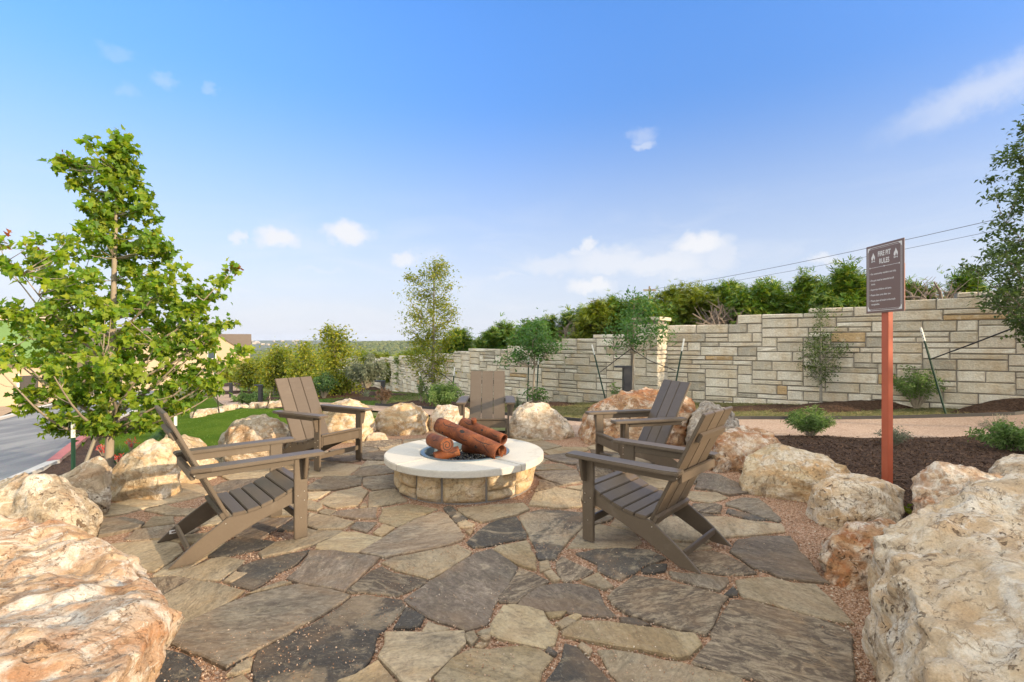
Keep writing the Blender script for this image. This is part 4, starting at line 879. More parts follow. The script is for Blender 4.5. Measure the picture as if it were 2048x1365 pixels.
# ------------------------------------------------------------------ stone walls
U = .105
def wall_stone(wd, ht, sd, big=True):
    """front of a split-faced stone: edges drawn back, face uneven. local x along, y out (towards the viewer), z up"""
    nx = 5 if wd > .35 else 4; nz = 4 if ht > .15 else 3
    if ht < .15: nz = 4
    if not big: nx, nz = 3, 3
    xs = np.linspace(0, wd, nx); zs = np.linspace(0, ht, nz); xs[1] = .022; xs[-2] = wd - .022 
    if nz > 3: zs[1] = .014; zs[-2] = ht - .014
    v = []; r2 = random.Random(sd)
    for i, x in enumerate(xs):
        for j, z in enumerate(zs):
            e = i in (0, nx-1) or j in (0, nz-1); v.append((x + (r2.uniform(-.004, .004)), (.0 if e else .020 + r2.uniform(-.009, .012)), z + r2.uniform(-.004, .004)))
    f = [(i*nz + j, (i+1)*nz + j, (i+1)*nz + j+1, i*nz + j+1) for i in range(nx-1) for j in range(nz-1)]
    n0 = len(v); v += [(0, -.10, 0), (wd, -.10, 0), (wd, -.10, ht), (0, -.10, ht)]
    c0, c1, c2, c3 = 0, (nx-1)*nz, nx*nz-1, nz-1
    f += [tuple([n0, n0+1, c1] + [i*nz for i in range(nx-2, -1, -1)]), tuple([n0+3] + [i*nz + nz-1 for i in range(nx)] + [n0+2]), tuple([n0] + list(range(0, nz)) + [n0+3]), tuple([n0+1, n0+2] + [c2 - j for j in range(nz)])]
    return v, f
def ashlar(cols, rows, active, rnd):
    """fill a grid of cells with one- and two-course stones; returns (c, r, w, h)"""
    used = ~active.copy(); out_ = []
    for r in range(rows):
        c = 0
        while c < cols:
            if used[c, r]: c += 1; continue
            run = 1
            while c + run < cols and not used[c + run, r]: run += 1
            h = 2 if (r + 1 < rows and rnd.random() < .58) else 1
            wmax = rnd.choice([3, 4, 5, 6, 7, 8, 9] if h == 2 else [4, 5, 6, 7, 8, 9]); wd = min(run, wmax)
            if run - wd == 1: wd = run if wd < 7 else wd - 1
            if h == 2:
                k = 0
                while k < wd and active[c+k, r+1] and not used[c+k, r+1]: k += 1
                if k >= 2: wd = k
                else: h = 1
            used[c:c+wd, r:r+h] = True; out_.append((c, r, wd, h)); c += wd
    return out_
def build_wall(name, label, line, topf, basef, far_limit=300, group=None, cw=.10, seed=5, cat='wall', capped=True):
    root = empty(name, (line[0][0], line[0][1], gz(*line[0]))); tag(root, label, cat, group)
    rnd = random.Random(seed); L = [0]
    for a, b in zip(line[:-1], line[1:]): L.append(L[-1] + math.dist(a, b))
    def at(s_):
        s_ = max(0, min(L[-1] - 1e-6, s_))
        for i in range(len(L) - 1):
            if s_ <= L[i+1]: t_ = (s_ - L[i]) / (L[i+1] - L[i]); a, b = Vector(line[i]), Vector(line[i+1]); return a.lerp(b, t_), (b - a).normalized()
    cols = int(L[-1] / cw); zb = [basef(c * cw) for c in range(cols)]; zt = [topf(c * cw) for c in range(cols)]
    z0 = min(zb) - .25; rows = int((max(zt) - z0) / U) + 1
    zt0 = max(zt); base_off = zt0 - math.floor((zt0 - z0) / U) * U
    act = np.zeros((cols, rows), bool)
    for c in range(cols):
        for r in range(rows):
            zc = base_off + (r + .5) * U
            act[c, r] = zb[c] - .16 < zc < zt[c] + .01
    S = ashlar(cols, rows, act, rnd); items = []
    for (c, r, wd, h) in S:
        p, t_ = at(c * cw); q, _ = at((c + wd) * cw); t2 = (q - p).normalized(); W_ = (q - p).length; z = base_off + r * U
        items.append((p.length + 0 * z, p, t2, W_, h * U, z))
    items.sort(key=lambda k: k[0] / math.sqrt(max(k[3], .01))); ob = root.matrix_world.inverted() if False else None
    far = MB(); g = .0095
    for i, (_, p, t2, W_, H_, z) in enumerate(items):
        v, f = wall_stone(W_ - g * 2 + 0.002, H_ - g * 2, rnd.random(), i < far_limit)
        nrm = Vector((t2.y, -t2.x))
        if nrm.dot(Vector((0, 0)) - p) < 0: nrm = -nrm
        prd = rnd.uniform(-.004, .008)
        if i < far_limit:
            ang = math.atan2(t2.y, t2.x); flip = (Vector((-t2.y, t2.x)).dot(nrm) < 0)
            vv = [(x, -y if flip else y, zz_) for x, y, zz_ in v]; me = bpy.data.meshes.new('stone'); me.from_pydata(vv, [], f)
            me.materials.append(M['stone']); o = link('stone', me, root)
            pos = p + t2 * g + nrm * prd; o.location = (pos.x - root.location.x, pos.y - root.location.y, z + g - root.location.z); o.rotation_euler = (0, 0, ang)
        else:
            far.add([(p.x + t2.x * (x + g) + nrm.x * (y + prd) - root.location.x, p.y + t2.y * (x + g) + nrm.y * (y + prd) - root.location.y, z + g + zz_ - root.location.z) for x, y, zz_ in v], f)
    if far.v: tag(far.build('far_stones', M['stone_i'], root), kind='stuff')
    core = MB(); c = 0
    while c < cols:
        k = c
        while k + 1 < cols and abs(zt[k+1] - zt[c]) < 1e-6 and (k - c) < 10: k += 1
        p, t2 = at(c * cw); q, _ = at((k + 1) * cw); nrm = Vector((t2.y, -t2.x))
        if nrm.dot(-p) < 0: nrm = -nrm
        rtop = base_off + (math.floor((zt[c] + .01 - base_off - U * .5) / U) + 1) * U - .012
        a, b = p - nrm * .004, q - nrm * .004; a2, b2 = p - nrm * .30, q - nrm * .30; zl = min(zb[c:k+1]) - .4
        o_ = root.location
        V8 = [(a.x, a.y, zl), (b.x, b.y, zl), (b2.x, b2.y, zl), (a2.x, a2.y, zl), (a.x, a.y, rtop), (b.x, b.y, rtop), (b2.x, b2.y, rtop), (a2.x, a2.y, rtop)]
        core.add([(x - o_.x, y - o_.y, zz_ - o_.z) for x, y, zz_ in V8], [(0,3,2,1),(4,5,6,7),(0,1,5,4),(1,2,6,5),(2,3,7,6),(3,0,4,7)]); c = k + 1
    core.build('mortar_core', M['mortar'], root)
    # coursed back stones on top so that the coping reads as stone from above
    return root
RL = [(3.78,12.25),(5.2,11.45),(6.6,10.55),(8.3,9.45),(10.2,8.2),(12.2,6.6)]
def rtop(s_):
    x = 3.78 + s_ * .85
    for xx, z in ((5.1, 1.83), (6.25, 1.94), (7.35, 2.05), (8.3, 2.155), (9.0, 2.26), (99, 2.42)):
        if x < xx: return z
def rbase(s_): x = 3.78 + s_ * .85; return gz(x, 12.25 - s_ * .52)
build_wall('stone_wall', 'tall cream limestone wall right of the pillar, stepping up to the right', RL, rtop, rbase, seed=8)
LL = [(3.0,12.55),(1.9,13.45),(.8,14.4),(-.2,15.4),(-1.25,16.6),(-3.2,19.6),(-5.2,23.2),(-7.1,27),(-10.2,31.8),(-13.5,37),(-17,43)]
_Ls = [0]
for a, b in zip(LL[:-1], LL[1:]): _Ls.append(_Ls[-1] + math.dist(a, b))
_top = [1.56, 1.40, 1.29, 1.20, 1.07, .87, .65, .46, .3, .1, -.1]
def ltop(s_):
    s0 = math.floor(s_ / 1.05) * 1.05; return round(float(np.interp(s0, _Ls, _top)) / U) * U
_Lb = [gz(*p) for p in LL]
def lbase(s_): return float(np.interp(s_, _Ls, _Lb)) - .04
build_wall('stone_wall', 'long limestone wall left of the pillar, stepping down and curving away', LL, ltop, lbase, seed=21)
# pillar
pr = empty('stone_pillar', (3.40, 12.22, gz(3.4, 12.2))); tag(pr, 'square limestone pillar with flat cap where the two walls meet', 'pillar'); pr.rotation_euler = (0, 0, math.atan2(-.62, .79))
PW = .62; PH = 1.97
MB().box((-PW/2 + .03, -PW/2 + .03, -.2), (PW/2 - .03, PW/2 - .03, PH)).build('mortar_core', M['mortar'], pr)
rnd = random.Random(3)
for (ax, sg) in ((0, -1), (1, 1), (0, 1), (1, -1)):
    cols = 6; rows = int(PH / U); act = np.ones((cols, rows), bool)
    for (c, r, wd, h) in ashlar(cols, rows, act, rnd):
        v, f = wall_stone(wd * PW / cols - .014, h * U - .014, rnd.random()); me = bpy.data.meshes.new('stone'); 
        vv = []
        for x, y, z in v:
            u_ = -PW/2 + c * PW / cols + .007 + x; y = max(y, -.028); w_ = PW/2 - .012 + y; zz_ = r * U + .007 + z
            vv.append((u_, sg * w_, zz_) if ax == 0 else (sg * w_, u_, zz_))
        me.from_pydata(vv, [], f); bm = bmesh.new(); bm.from_mesh(me); bmesh.ops.recalc_face_normals(bm, faces=bm.faces); bm.to_mesh(me); bm.free(); me.materials.append(M['stone']); link('stone', me, pr)
for i in range(3):
    x0 = -PW/2 - .06 + i * (PW + .12) / 3
    o = MB().box((x0 + .003, -PW/2 - .06, PH), (x0 + (PW + .12) / 3 - .003, PW/2 + .06, PH + .085)).build('capstone', M['stone'], pr, bevel=.012)

# ------------------------------------------------------------------ fire pit
fp = empty('fire_pit', (pit[0], pit[1], 0)); tag(fp, 'round limestone fire pit with smooth pale coping in the middle of the patio', 'fire pit')
def ring_prism(m_, a0, a1, r0, r1, z0, z1, n=24):
    vs = []
    for i in range(n + 1):
        a = a0 + (a1 - a0) * i / n; s_, c_ = math.sin(a), -math.cos(a)
        vs += [(r0*s_, r0*c_, z0), (r1*s_, r1*c_, z0), (r1*s_, r1*c_, z1), (r0*s_, r0*c_, z1)]
    fs = [(4*i + a, 4*i + 4 + a, 4*i + 4 + b, 4*i + b) for i in range(n) for a, b in ((0,1),(1,2),(2,3),(3,0))] + [(0,3,2,1), (4*n, 4*n+1, 4*n+2, 4*n+3)]
    return m_.add(vs, fs)
for k in range(4):
    a0 = R(-45 + 90 * k); ring_prism(MB(), a0 + .0022, a0 + R(90) - .0022, .435, .772, .258, .318, 30).build('coping_segment', M['coping'], fp, bevel=.006)
ring_prism(MB(), 0, 2*math.pi, .40, .635, -.05, .2575, 60).build('mortar_core', M['mortar'], fp)
ring_prism(MB(), 0, 2*math.pi, .395, .432, .10, .323, 60).build('pan_ring', M['zinc'], fp)
def ang_for(px):
    k = (px - 1024) / FPX; best = min((abs((pit[0] + .665 * math.sin(a)) - k * (pit[1] - .665 * math.cos(a))), a) for a in np.linspace(-1.6, 1.6, 1500)); return best[1]
ja = [ang_for(p) for p in (829, 881.5, 974.5, 1034.5)]; ja = [ja[0] - .40] + ja + [ja[-1] + .42]
while ja[-1] + .30 < ja[0] + 2*math.pi: ja.append(min(ja[-1] + rs.uniform(.28, .55), ja[0] + 2*math.pi))
ja[-1] = ja[0] + 2 * math.pi
def pit_stone(a0, a1, z0, z1, sd):
    nx, nz = 9, 7; g = .012; a0 += g / .66; a1 -= g / .66; P = []; idx = []
    for i in range(nx):
        for j in range(nz):
            u_, v_ = i / (nx-1), j / (nz-1); a = a0 + (a1-a0) * u_; z = z0 + (z1-z0) * v_
            e = min(u_, 1-u_) * (a1-a0) * .66; e2 = min(v_, 1-v_) * (z1-z0); k = float(ss(np.array(min(e, e2)), 0, .03))
            q = np.array([[a * 3 + sd, z * 6, sd]]); d = .645 + .030 * k + .022 * k * fbm(q * 1.5, 4)[0]
            P.append((d * math.sin(a), -d * math.cos(a), z + (.004 * pn(q * 4)[0])))
    f = [(i*nz + j, (i+1)*nz + j, (i+1)*nz + j+1, i*nz + j+1) for i in range(nx-1) for j in range(nz-1)]
    n0 = len(P); rim = [i*nz for i in range(nx)] + [(nx-1)*nz + j for j in range(1, nz)] + [i*nz + nz-1 for i in range(nx-2, -1, -1)] + [j for j in range(nz-2, 0, -1)]
    for k in rim: x, y, z = P[k]; s_ = .62 / math.hypot(x, y); P.append((x*s_, y*s_, z))
    m_ = len(rim); f += [(rim[(k+1) % m_], rim[k], n0 + k, n0 + (k+1) % m_) for k in range(m_)]
    me = bpy.data.meshes.new('pit_stone'); me.from_pydata(P, [], f); me.polygons.foreach_set('use_smooth', [True] * len(me.polygons)); me.materials.append(M['pitstone']); link('pit_stone', me, fp)
for i, (a0, a1) in enumerate(zip(ja[:-1], ja[1:])):
    if i in (0, 4) or rs.random() < .15: zs = .11 if i == 4 else .095; pit_stone(a0, a1, .006, zs, i); pit_stone(a0, a1, zs + .004, .252, i + 30)
    else: pit_stone(a0, a1, .006, .252, i)
ring_prism(MB(), 0, 2*math.pi, .60, .655, -.02, .014, 60).build('footing', M['mortar'], fp)
MB().prism([(.41 * math.cos(a), .41 * math.sin(a)) for a in np.linspace(0, 2*math.pi, 40, endpoint=False)], .15, .235, 'z').build('burner_pan', M['black'], fp)
q = rng.normal(size=(2600, 2)); q = q / np.linalg.norm(q, axis=1)[:, None] * np.sqrt(rng.random(2600))[:, None] * .385
scatter('fire_glass', OCT[0], OCT[1], np.c_[q + pit, .238 + rng.uniform(0, .02, len(q)) + .02 * (1 - (q ** 2).sum(1) / .15)], rng.normal(size=(len(q), 3)), rng.uniform(.006, .013, len(q)), M['firebed'], kind='stuff')

# steel logs
def log(label, a, b, r, wall=.006, cracks=(), holes=(), scroll=None, stub=None, dent=.05):
    a, b = Vector(a), Vector(b); c = (a + b) / 2; root = empty('steel_log', c); tag(root, label, 'fire log', 'rusted steel logs in the fire pit')
    ax = (b - a); L = ax.length; ax.normalize(); up = Vector((0, 0, 1)); up = (up - ax * up.dot(ax)).normalized(); sd = ax.cross(up)      # sd points to the side
    def pt(t_, th, rr): return a - c + ax * L * t_ + (up * math.cos(th) + sd * math.sin(th)) * rr
    def rad_(t_, th): return r * (1 + dent * pn(np.array([[t_ * 4 + r * 90, math.cos(th) * 1.3, math.sin(th) * 1.3]]))[0])
    n, k = 36, 16; V_ = []; F_ = []
    for rr in (0, wall):
        for i in range(k + 1):
            for j in range(n): th = 2*math.pi*j/n; V_.append(pt(i/k, th, rad_(i/k, th) - rr))
    o2 = (k+1) * n
    for i in range(k):
        for j in range(n): j2 = (j+1) % n; F_.append((i*n+j, i*n+j2, (i+1)*n+j2, (i+1)*n+j)); F_.append((o2+i*n+j, o2+(i+1)*n+j, o2+(i+1)*n+j2, o2+i*n+j2))
    for j in range(n): j2 = (j+1) % n; F_.append((j, o2+j, o2+j2, j2)); F_.append((k*n+j, k*n+j2, o2+k*n+j2, o2+k*n+j))
    me = bpy.data.meshes.new('shell'); me.from_pydata(V_, [], F_); bm = bmesh.new(); bm.from_mesh(me); bmesh.ops.recalc_face_normals(bm, faces=bm.faces); bm.to_mesh(me); bm.free()
    me.polygons.foreach_set('use_smooth', [True] * len(me.polygons)); me.materials.append(M['rust']); link('shell', me, root)
    for cr in cracks:
        pts = []; 
        for (t0, h0), (t1, h1) in zip(cr[:-1], cr[1:]):
            for q_ in range(5): f_ = q_ / 5; pts.append((t0 + (t1-t0) * f_ + rs.uniform(-.006, .006), h0 + (h1-h0) * f_ + rs.uniform(-.05, .05)))
        pts.append(cr[-1]); m_ = MB(); vs = []
        for i, (t_, th) in enumerate(pts):
            wd = .0028 * math.sin(math.pi * (i + .6) / (len(pts) + .2)) + .0008; q0 = pts[max(i-1, 0)]; q1 = pts[min(i+1, len(pts)-1)]; dv = Vector(((q1[0]-q0[0]) * L, (q1[1]-q0[1]) * r)).normalized()
            for s_ in (-1, 1): tt = t_ - dv.y * s_ * wd / L; hh = th + dv.x * s_ * wd / r; vs.append(pt(tt, hh, rad_(tt, hh) + .0012))
        m_.add(vs, [(2*i, 2*i+1, 2*i+3, 2*i+2) for i in range(len(pts)-1)]).build('crack', M['cut_shade'], root, fix=False)
    for (t_, th, rx, ry) in holes:
        m_ = MB(); vs = [pt(t_ + rx / L * math.cos(q_), th + ry / r * math.sin(q_), rad_(t_, th) + .0015) for q_ in np.linspace(0, 2*math.pi, 14, endpoint=False)]
        m_.add(vs, [tuple(range(14))]).build('knot_hole', M['cut_shade'], root, fix=False)
    for e in ([0, 1] if scroll == 2 else ([scroll] if scroll is not None else [])):
        sg = -1 if e == 0 else 1
        MB().add([pt(e, q_, r * .97) for q_ in np.linspace(0, 2*math.pi, 28, endpoint=False)], [tuple(range(28))]).build('end_cap', M['rust'], root)
        pts = [(q_, r * (.80 - .055 * q_)) for q_ in np.linspace(0, 11.5, 60)]; vs = []
        for q_, rr in pts:
            for s_ in (-1, 1): vs.append(pt(e, q_ + .6, rr + s_ * r * .055) + ax * sg * .0015)
        MB().add(vs, [(2*i, 2*i+1, 2*i+3, 2*i+2) for i in range(59)]).build('scroll_cut', M['cut_shade'], root, fix=False)
    if stub: t_, th, rr, ln = stub; MB().tube([pt(t_, th, r * .8), pt(t_, th, r + ln)], rr, 14).build('branch_stub', M['rust'], root, smooth=False)
    return root
PI = math.pi
# th: 0 = up, negative side faces the camera for logs that run left to right
log('big rusted steel log lying diagonally across the fire pit, cracked and holed', Wp(878,850,5.05), Wp(1000,906,4.62), .078,
    cracks=[[(.10,.5),(.16,.9),(.26,.8),(.34,.55)], [(.60,.75),(.72,1.0),(.86,.85),(.90,.6)], [(.78,.95),(.84,1.35),(.92,1.75)], [(.42,1.5),(.50,1.62),(.58,1.5)]], holes=[(.44,.72,.030,.017),(.71,1.75,.017,.017),(.16,1.9,.012,.010)])
log('slimmer rusted steel log behind the big one, with a branch stub', Wp(925,846,5.45), Wp(1008,880,5.12), .058, cracks=[[(.75,.9),(.85,1.2),(.93,1.1)], [(.08,.8),(.2,1.1),(.3,.9)]], holes=[(.55,1.1,.014,.011)], stub=(.30, .35, .03, .05))
log('short rusted steel log with a spiral cut in its end', Wp(894,891,4.55), (-.78,4.88,.435), .066, scroll=0, cracks=[[(.2,-.9),(.5,-1.2)]])
log('low rusted steel log under the spiral-ended one', Wp(868,915,4.72), Wp(918,902,4.78), .047, cracks=[[(.55,1.0),(.7,1.4),(.9,1.2)]])
log('dark open-ended steel log propped under the right end of the big one', Wp(930,895,5.05), Wp(1006,903,4.72), .052)

# ------------------------------------------------------------------ adirondack chairs (local: +Y is the way the sitter faces, origin between the front legs)
def top_z(s_): return float(np.interp(s_, [-.02, 0, .05, .089, .134, .215, .2975, .381, .48], [.375, .386, .376, .360, .338, .303, .279, .264, .262]))
def chair_meshes():
    K = {}; lm = M['lumber']; bv = .004
    def mk(n, mb, **k): K[n] = mb.mesh(n, lm, bevel=bv, **k)
    mk('front_leg', MB().box((.276, -.089, 0), (.300, 0, .571)))
    prof = [(.0, .246), (.10, .243), (.278, .185), (.463, .108), (.62, .032), (.69, 0), (.815, 0), (.79, .022), (.74, .066), (.696, .102), (.64, .144), (.583, .180), (.53, .215), (.49, .240)] + [(s_, top_z(s_) - .022) for s_ in (.45, .381, .2975, .215, .134, .089, .05, .0)]
    mk('side_rail', MB().prism([(-a, b) for a, b in prof], .2525, .2745))
    ed = [-.014, .051, .1335, .2155, .298, .381, .470]
    for i in range(6):
        a, b = ed[i] + .004, ed[i+1] - .004; za, zb = top_z(a), top_z(b); hw = .2745 if i > 0 else .2745
        mk('seat_slat%d' % i, MB().prism([(-a, za), (-b, zb), (-b, zb - .021), (-a, za - .021)], -hw, hw))
    mk('apron', MB().box((-.251, -.024, .262), (.251, .0, .352)))
    t0, t1 = (.472, .235), (.814, .945); dv = Vector((t1[0]-t0[0], t1[1]-t0[1])).normalized(); nv = Vector((dv.y, -dv.x)) * .0215
    for i in range(3):
        x0 = -.2455 + i * .1655
        mk('back_slat%d' % i, MB().prism([(-t0[0], t0[1]), (-t1[0], t1[1]), (-t1[0]-nv.x, t1[1]+nv.y), (-t0[0]-nv.x, t0[1]+nv.y)], x0, x0 + .160))
    def brace(f, w_, h, th, z_off=0):
        p = Vector(t0).lerp(Vector(t1), f) + nv * 1.04; a = p - dv * h/2; b_ = p + dv * h/2; n2 = nv.normalized() * th
        return MB().prism([(-a.x, a.y), (-b_.x, b_.y), (-b_.x - n2.x, b_.y + n2.y), (-a.x - n2.x, a.y + n2.y)], -w_, w_)
    mk('upper_back_brace', brace(.80, .205, .058, .026)); mk('lower_back_brace', brace(.03, .2515, .058, .026))
    mk('rear_crossbar', MB().box((-.2760, -.700, .514), (.2760, -.672, .5695)))
    mk('rear_stretcher', MB().box((-.2515, -.712, .058), (.2515, -.690, .100)))
    mk('front_stretcher', MB().box((-.275, -.060, .118), (.275, -.036, .168)))
    arm = [(.252, .085), (.262, .10), (.368, .10), (.378, .088), (.378, -.60), (.355, -.712), (.262, -.712), (.252, -.70)]
    K['armrest'] = MB().prism(arm, .572, .5975, 'z').mesh('armrest', lm, bevel=.007)
    mk('arm_support', MB().prism([(-.0905, .5705), (-.705, .5705), (-.668, .522), (-.0905, .522)], .277, .299))
    mk('arm_bracket', MB().prism([(.3015, .571), (.368, .571), (.362, .54), (.338, .425), (.330, .415), (.3015, .415)], -.036, -.012, 'y'))
    s_ = MB(); s_.prism([(.0045 * math.cos(a), .0045 * math.sin(a)) for a in np.linspace(0, 2*PI, 8, endpoint=False)], 0, .0022); K['screw'] = s_.mesh('screw', M['steel'])
    return K
CK = chair_meshes()
mirror_cache = {}
def mirrored(me):
    if me.name not in mirror_cache:
        m2 = me.copy(); m2.transform(Matrix.Diagonal((-1, 1, 1, 1))); m2.flip_normals(); mirror_cache[me.name] = m2
    return mirror_cache[me.name]
def make_chair():
    root = empty('adirondack_chair'); tag(root, 'x', 'chair', 'brown slatted garden armchairs round the fire pit')
    for n in ('front_leg', 'side_rail', 'armrest', 'arm_support', 'arm_bracket'):
        link(n, CK[n], root); link(n, mirrored(CK[n]), root)
    for i in range(6): link('seat_slat', CK['seat_slat%d' % i], root)
    for i in range(3): link('back_slat', CK['back_slat%d' % i], root)
    for n in ('apron', 'upper_back_brace', 'lower_back_brace', 'rear_crossbar', 'rear_stretcher', 'front_stretcher'): link(n, CK[n], root)
    for (y, z, x) in ((-.022, .325, .3), (-.066, .300, .3), (-.022, .262, .3), (-.045, .145, .3), (-.505, .205, .2747), (-.68, .545, .2992), (-.03, .555, .3)):
        for sg in (1, -1):
            o = link('screw', CK['screw'], root); o.location = (sg * x - (.0022 if sg < 0 else 0) , y, z)
    return root
proto = make_chair()
def copy_chair():
    r = proto.copy(); C.objects.link(r)
    for ch in [o for o in bpy.data.objects if o.parent is proto]:
        c = ch.copy(); C.objects.link(c); c.parent = r
    return r
def place_chair(o, mid, face, label, scale=1.0):
    """mid: ground point midway between the fronts of the front legs; face: direction the sitter looks"""
    o.location = (mid[0], mid[1], .024); o.rotation_euler = (0, 0, math.atan2(face[1], face[0]) - PI/2); o['label'] = label
def midpt(near_front, face, to_side): n = Vector((-face[1], face[0])).normalized() * .30 * to_side; return (near_front[0] + n.x, near_front[1] + n.y)
fA = (-.745, .667); fL = (.755, .656); fB = (.868, -.496); fC = (.02, -1); fD = (-.965, -.262)
chL = copy_chair(); chB = copy_chair(); chC = copy_chair(); chD = copy_chair()
place_chair(proto, midpt((.4875, 3.47), fA, -1), fA, 'brown armchair nearest the sign post, its sunlit back towards the viewer')
place_chair(chL, midpt((-1.438, 3.518), fL, 1), fL, 'brown armchair beside the bottom left slab boulder, white sticker inside its rear leg')
place_chair(chB, (-1.882, 5.53), fB, 'brown armchair in front of the lawn, facing right across the fire pit')
place_chair(chC, (-.335, 6.42), fC, 'brown armchair directly behind the fire pit, facing the viewer')
place_chair(chD, (.995, 5.21), fD, 'brown armchair before the largest back boulder, half hidden by the near armchair')
st = MB().box((.2475, -.745, .045), (.2520, -.690, .068)); so = st.build('sticker', M['sticker'], chL); 
so.location = (-.5, 0, 0)
MB().box((-.2467, -.733, .051), (-.2463, -.702, .062)).build('sticker_print', M['sign'], so).location = (.5, 0, 0)

# ------------------------------------------------------------------ sign
sg = empty('fire_pit_sign', (3.345, 4.45, .13)); tag(sg, 'brown FIRE PIT RULES sign on a rust orange square post in the mulch', 'sign')
SZ = .13
sg.rotation_euler = (0, 0, 0)
MB().box((-.020, -.030, -.3), (.025, .052, 2.02 - SZ)).build('post', M['post_orange'], sg, bevel=.003)
# panel hangs on the left face of the post; local panel axes: u to the viewer side, v up
tb = MB().box((-.0325, -.225, 1.655 - SZ), (-.0255, .225, 2.275 - SZ)).build('sign_panel', M['sign'], sg, bevel=.001)
MB().box((-.0250, -.222, 1.658 - SZ), (-.0205, .222, 2.06 - SZ)).build('backing_plate', M['post_orange'], sg)
def on_panel(name, rects=None, polys=None, parent=tb):
    m_ = MB()
    for (u0, v0, u1, v1) in rects or []: m_.add([(-.0333, -u0, v0), (-.0333, -u1, v0), (-.0333, -u1, v1), (-.0333, -u0, v1)], [(0,1,2,3)])
    for p in polys or []: m_.add([(-.0333, -u, v) for u, v in p], [tuple(range(len(p)))])
    return m_.build(name, M['signtext'], parent, fix=False)
B0, B1, Lf, Rt = 1.675 - SZ, 2.255 - SZ, -.205, .205
w_ = .004
on_panel('border_line', [(Lf, B0, Rt, B0 + w_), (Lf, B1 - w_, Rt, B1), (Lf, B0, Lf + w_, B1), (Rt - w_, B0, Rt, B1), (Lf + .014, B0 + .014, Rt - .014, B0 + .016), (Lf + .014, B1 - .016, Rt - .014, B1 - .014), (Lf + .014, B0 + .014, Lf + .016, B1 - .014), (Rt - .016, B0 + .014, Rt - .014, B1 - .014)])
for (cu, cv, su, sv) in ((Lf, B0, 1, 1), (Rt, B0, -1, 1), (Lf, B1, 1, -1), (Rt, B1, -1, -1)):
    on_panel('corner_ornament', polys=[[(cu + su * a, cv + sv * b) for a, b in ((.004,.004),(.040,.004),(.030,.012),(.018,.022),(.012,.032),(.004,.042))]])
on_panel('divider_line', [(-.175, 2.068 - SZ, .175, 2.071 - SZ)], [[(cu + .007 * math.cos(a), 2.0695 - SZ + .007 * math.sin(a)) for a in np.linspace(0, 2*PI, 8, endpoint=False)] for cu in (-.175, 0, .175)])
for cu in (-.135, .135):
    vz = 2.155 - SZ
    fl = [(0,.052),(.012,.030),(.020,.018),(.024,.004),(.020,-.012),(.010,-.020),(.012,-.006),(.004,.006),(-.002,-.004),(-.006,-.018),(-.018,-.014),(-.024,.000),(-.020,.016),(-.010,.026)]
    on_panel('flame_emblem', polys=[[(cu + a, vz + b) for a, b in fl], [(cu - .024, vz - .030), (cu - .022, vz - .036), (cu + .024, vz - .027), (cu + .022, vz - .021)], [(cu - .024, vz - .023), (cu - .022, vz - .017), (cu + .022, vz - .036), (cu + .024, vz - .030)]])
def text(name, s_, size, u, v, align='LEFT', sx=1.0, bold=0.0):
    cu = bpy.data.curves.new(name, 'FONT'); cu.body = s_; cu.size = size; cu.align_x = align; cu.offset = bold; cu.space_line = 1.15
    o = bpy.data.objects.new(name, cu); C.objects.link(o)
    bpy.context.view_layer.update(); me = bpy.data.meshes.new_from_object(o.evaluated_get(bpy.context.evaluated_depsgraph_get())); bpy.data.objects.remove(o)
    # font plane x -> -Y of the sign (reader stands on the -X side), y -> Z
    me.transform(Matrix(((0, 0, -1, -.0334), (-sx, 0, 0, -u), (0, 1, 0, v), (0, 0, 0, 1)))); me.materials.clear(); me.materials.append(M['signtext'])
    return link(name, me, tb)
text('heading_text', 'FIRE PIT', .062, 0, 2.165 - SZ, 'CENTER', .72, .0016); text('heading_text', 'RULES', .062, 0, 2.098 - SZ, 'CENTER', .72, .0016)
for ln, v in (('• For community resident use only.', 2.005), ('• Fire pit must be attended at all', 1.945), ('   times.', 1.912), ('• Supervise children and pets.', 1.862), ('• Please clean area after use.', 1.812), ('• Please place all trash in the trash', 1.760), ('   receptacles.', 1.727)):
    text('rule_text', ln, .0235, -.178, v - SZ, 'LEFT', .95, .0004)

# ------------------------------------------------------------------ stakes, straps, path lights
def stake(label, base, top, white=.2, r=.016, group='green metal tree stakes with white tips'):
    b_, t_ = Vector(base), Vector(top); root = empty('tree_stake', b_); tag(root, label, 'stake', group); d = t_ - b_; L = d.length; u_ = d.normalized()
    q = d.to_track_quat('Z', 'Y').to_matrix().to_4x4()
    def tee(z0, z1): m_ = MB().box((-.018, -.003, z0), (.018, .003, z1)).box((-.003, .0031, z0), (.003, .026, z1)); return m_
    for nm, z0, z1, mt in (('shaft', -.25, L * (1 - white), 'post_green'), ('tip', L * (1 - white) + .0005, L, 'post_white')):
        me = tee(z0, z1).mesh(nm, M[mt]); me.transform(q); link(nm, me, root)
    m_ = MB()
    for k in range(int(L / .055)): m_.box((-.006, -.0075, k * .055), (.006, -.0031, k * .055 + .02))
    me = m_.mesh('studs', M['post_green']); me.transform(q); link('studs', me, root)
    return root
def gp(px, py_top, py_bot, d, lean=0):
    """base and top of a stake seen from px; py_bot is on the ground"""
    x = (px - 1024) / FPX * d; zb = EYE + (682.5 - py_bot) / FPX * d; return (x, d, gz(x, d)), ((px + lean - 1024) / FPX * d, d, EYE + (682.5 - py_top) / FPX * d)
stake('white tipped green stake on the road side of the bright young tree', *gp(147, 845, 930, 4.9), white=.20)
stake('white tipped green stake between the bright young tree and the lawn', *gp(351, 819, 884, 5.9), white=.27)
stake('white tipped stake left of the slim tree beside the long wall', (-2.15, 13.2, gz(-2.15, 13.2)), Wp(837, 745, 13.2), .12)
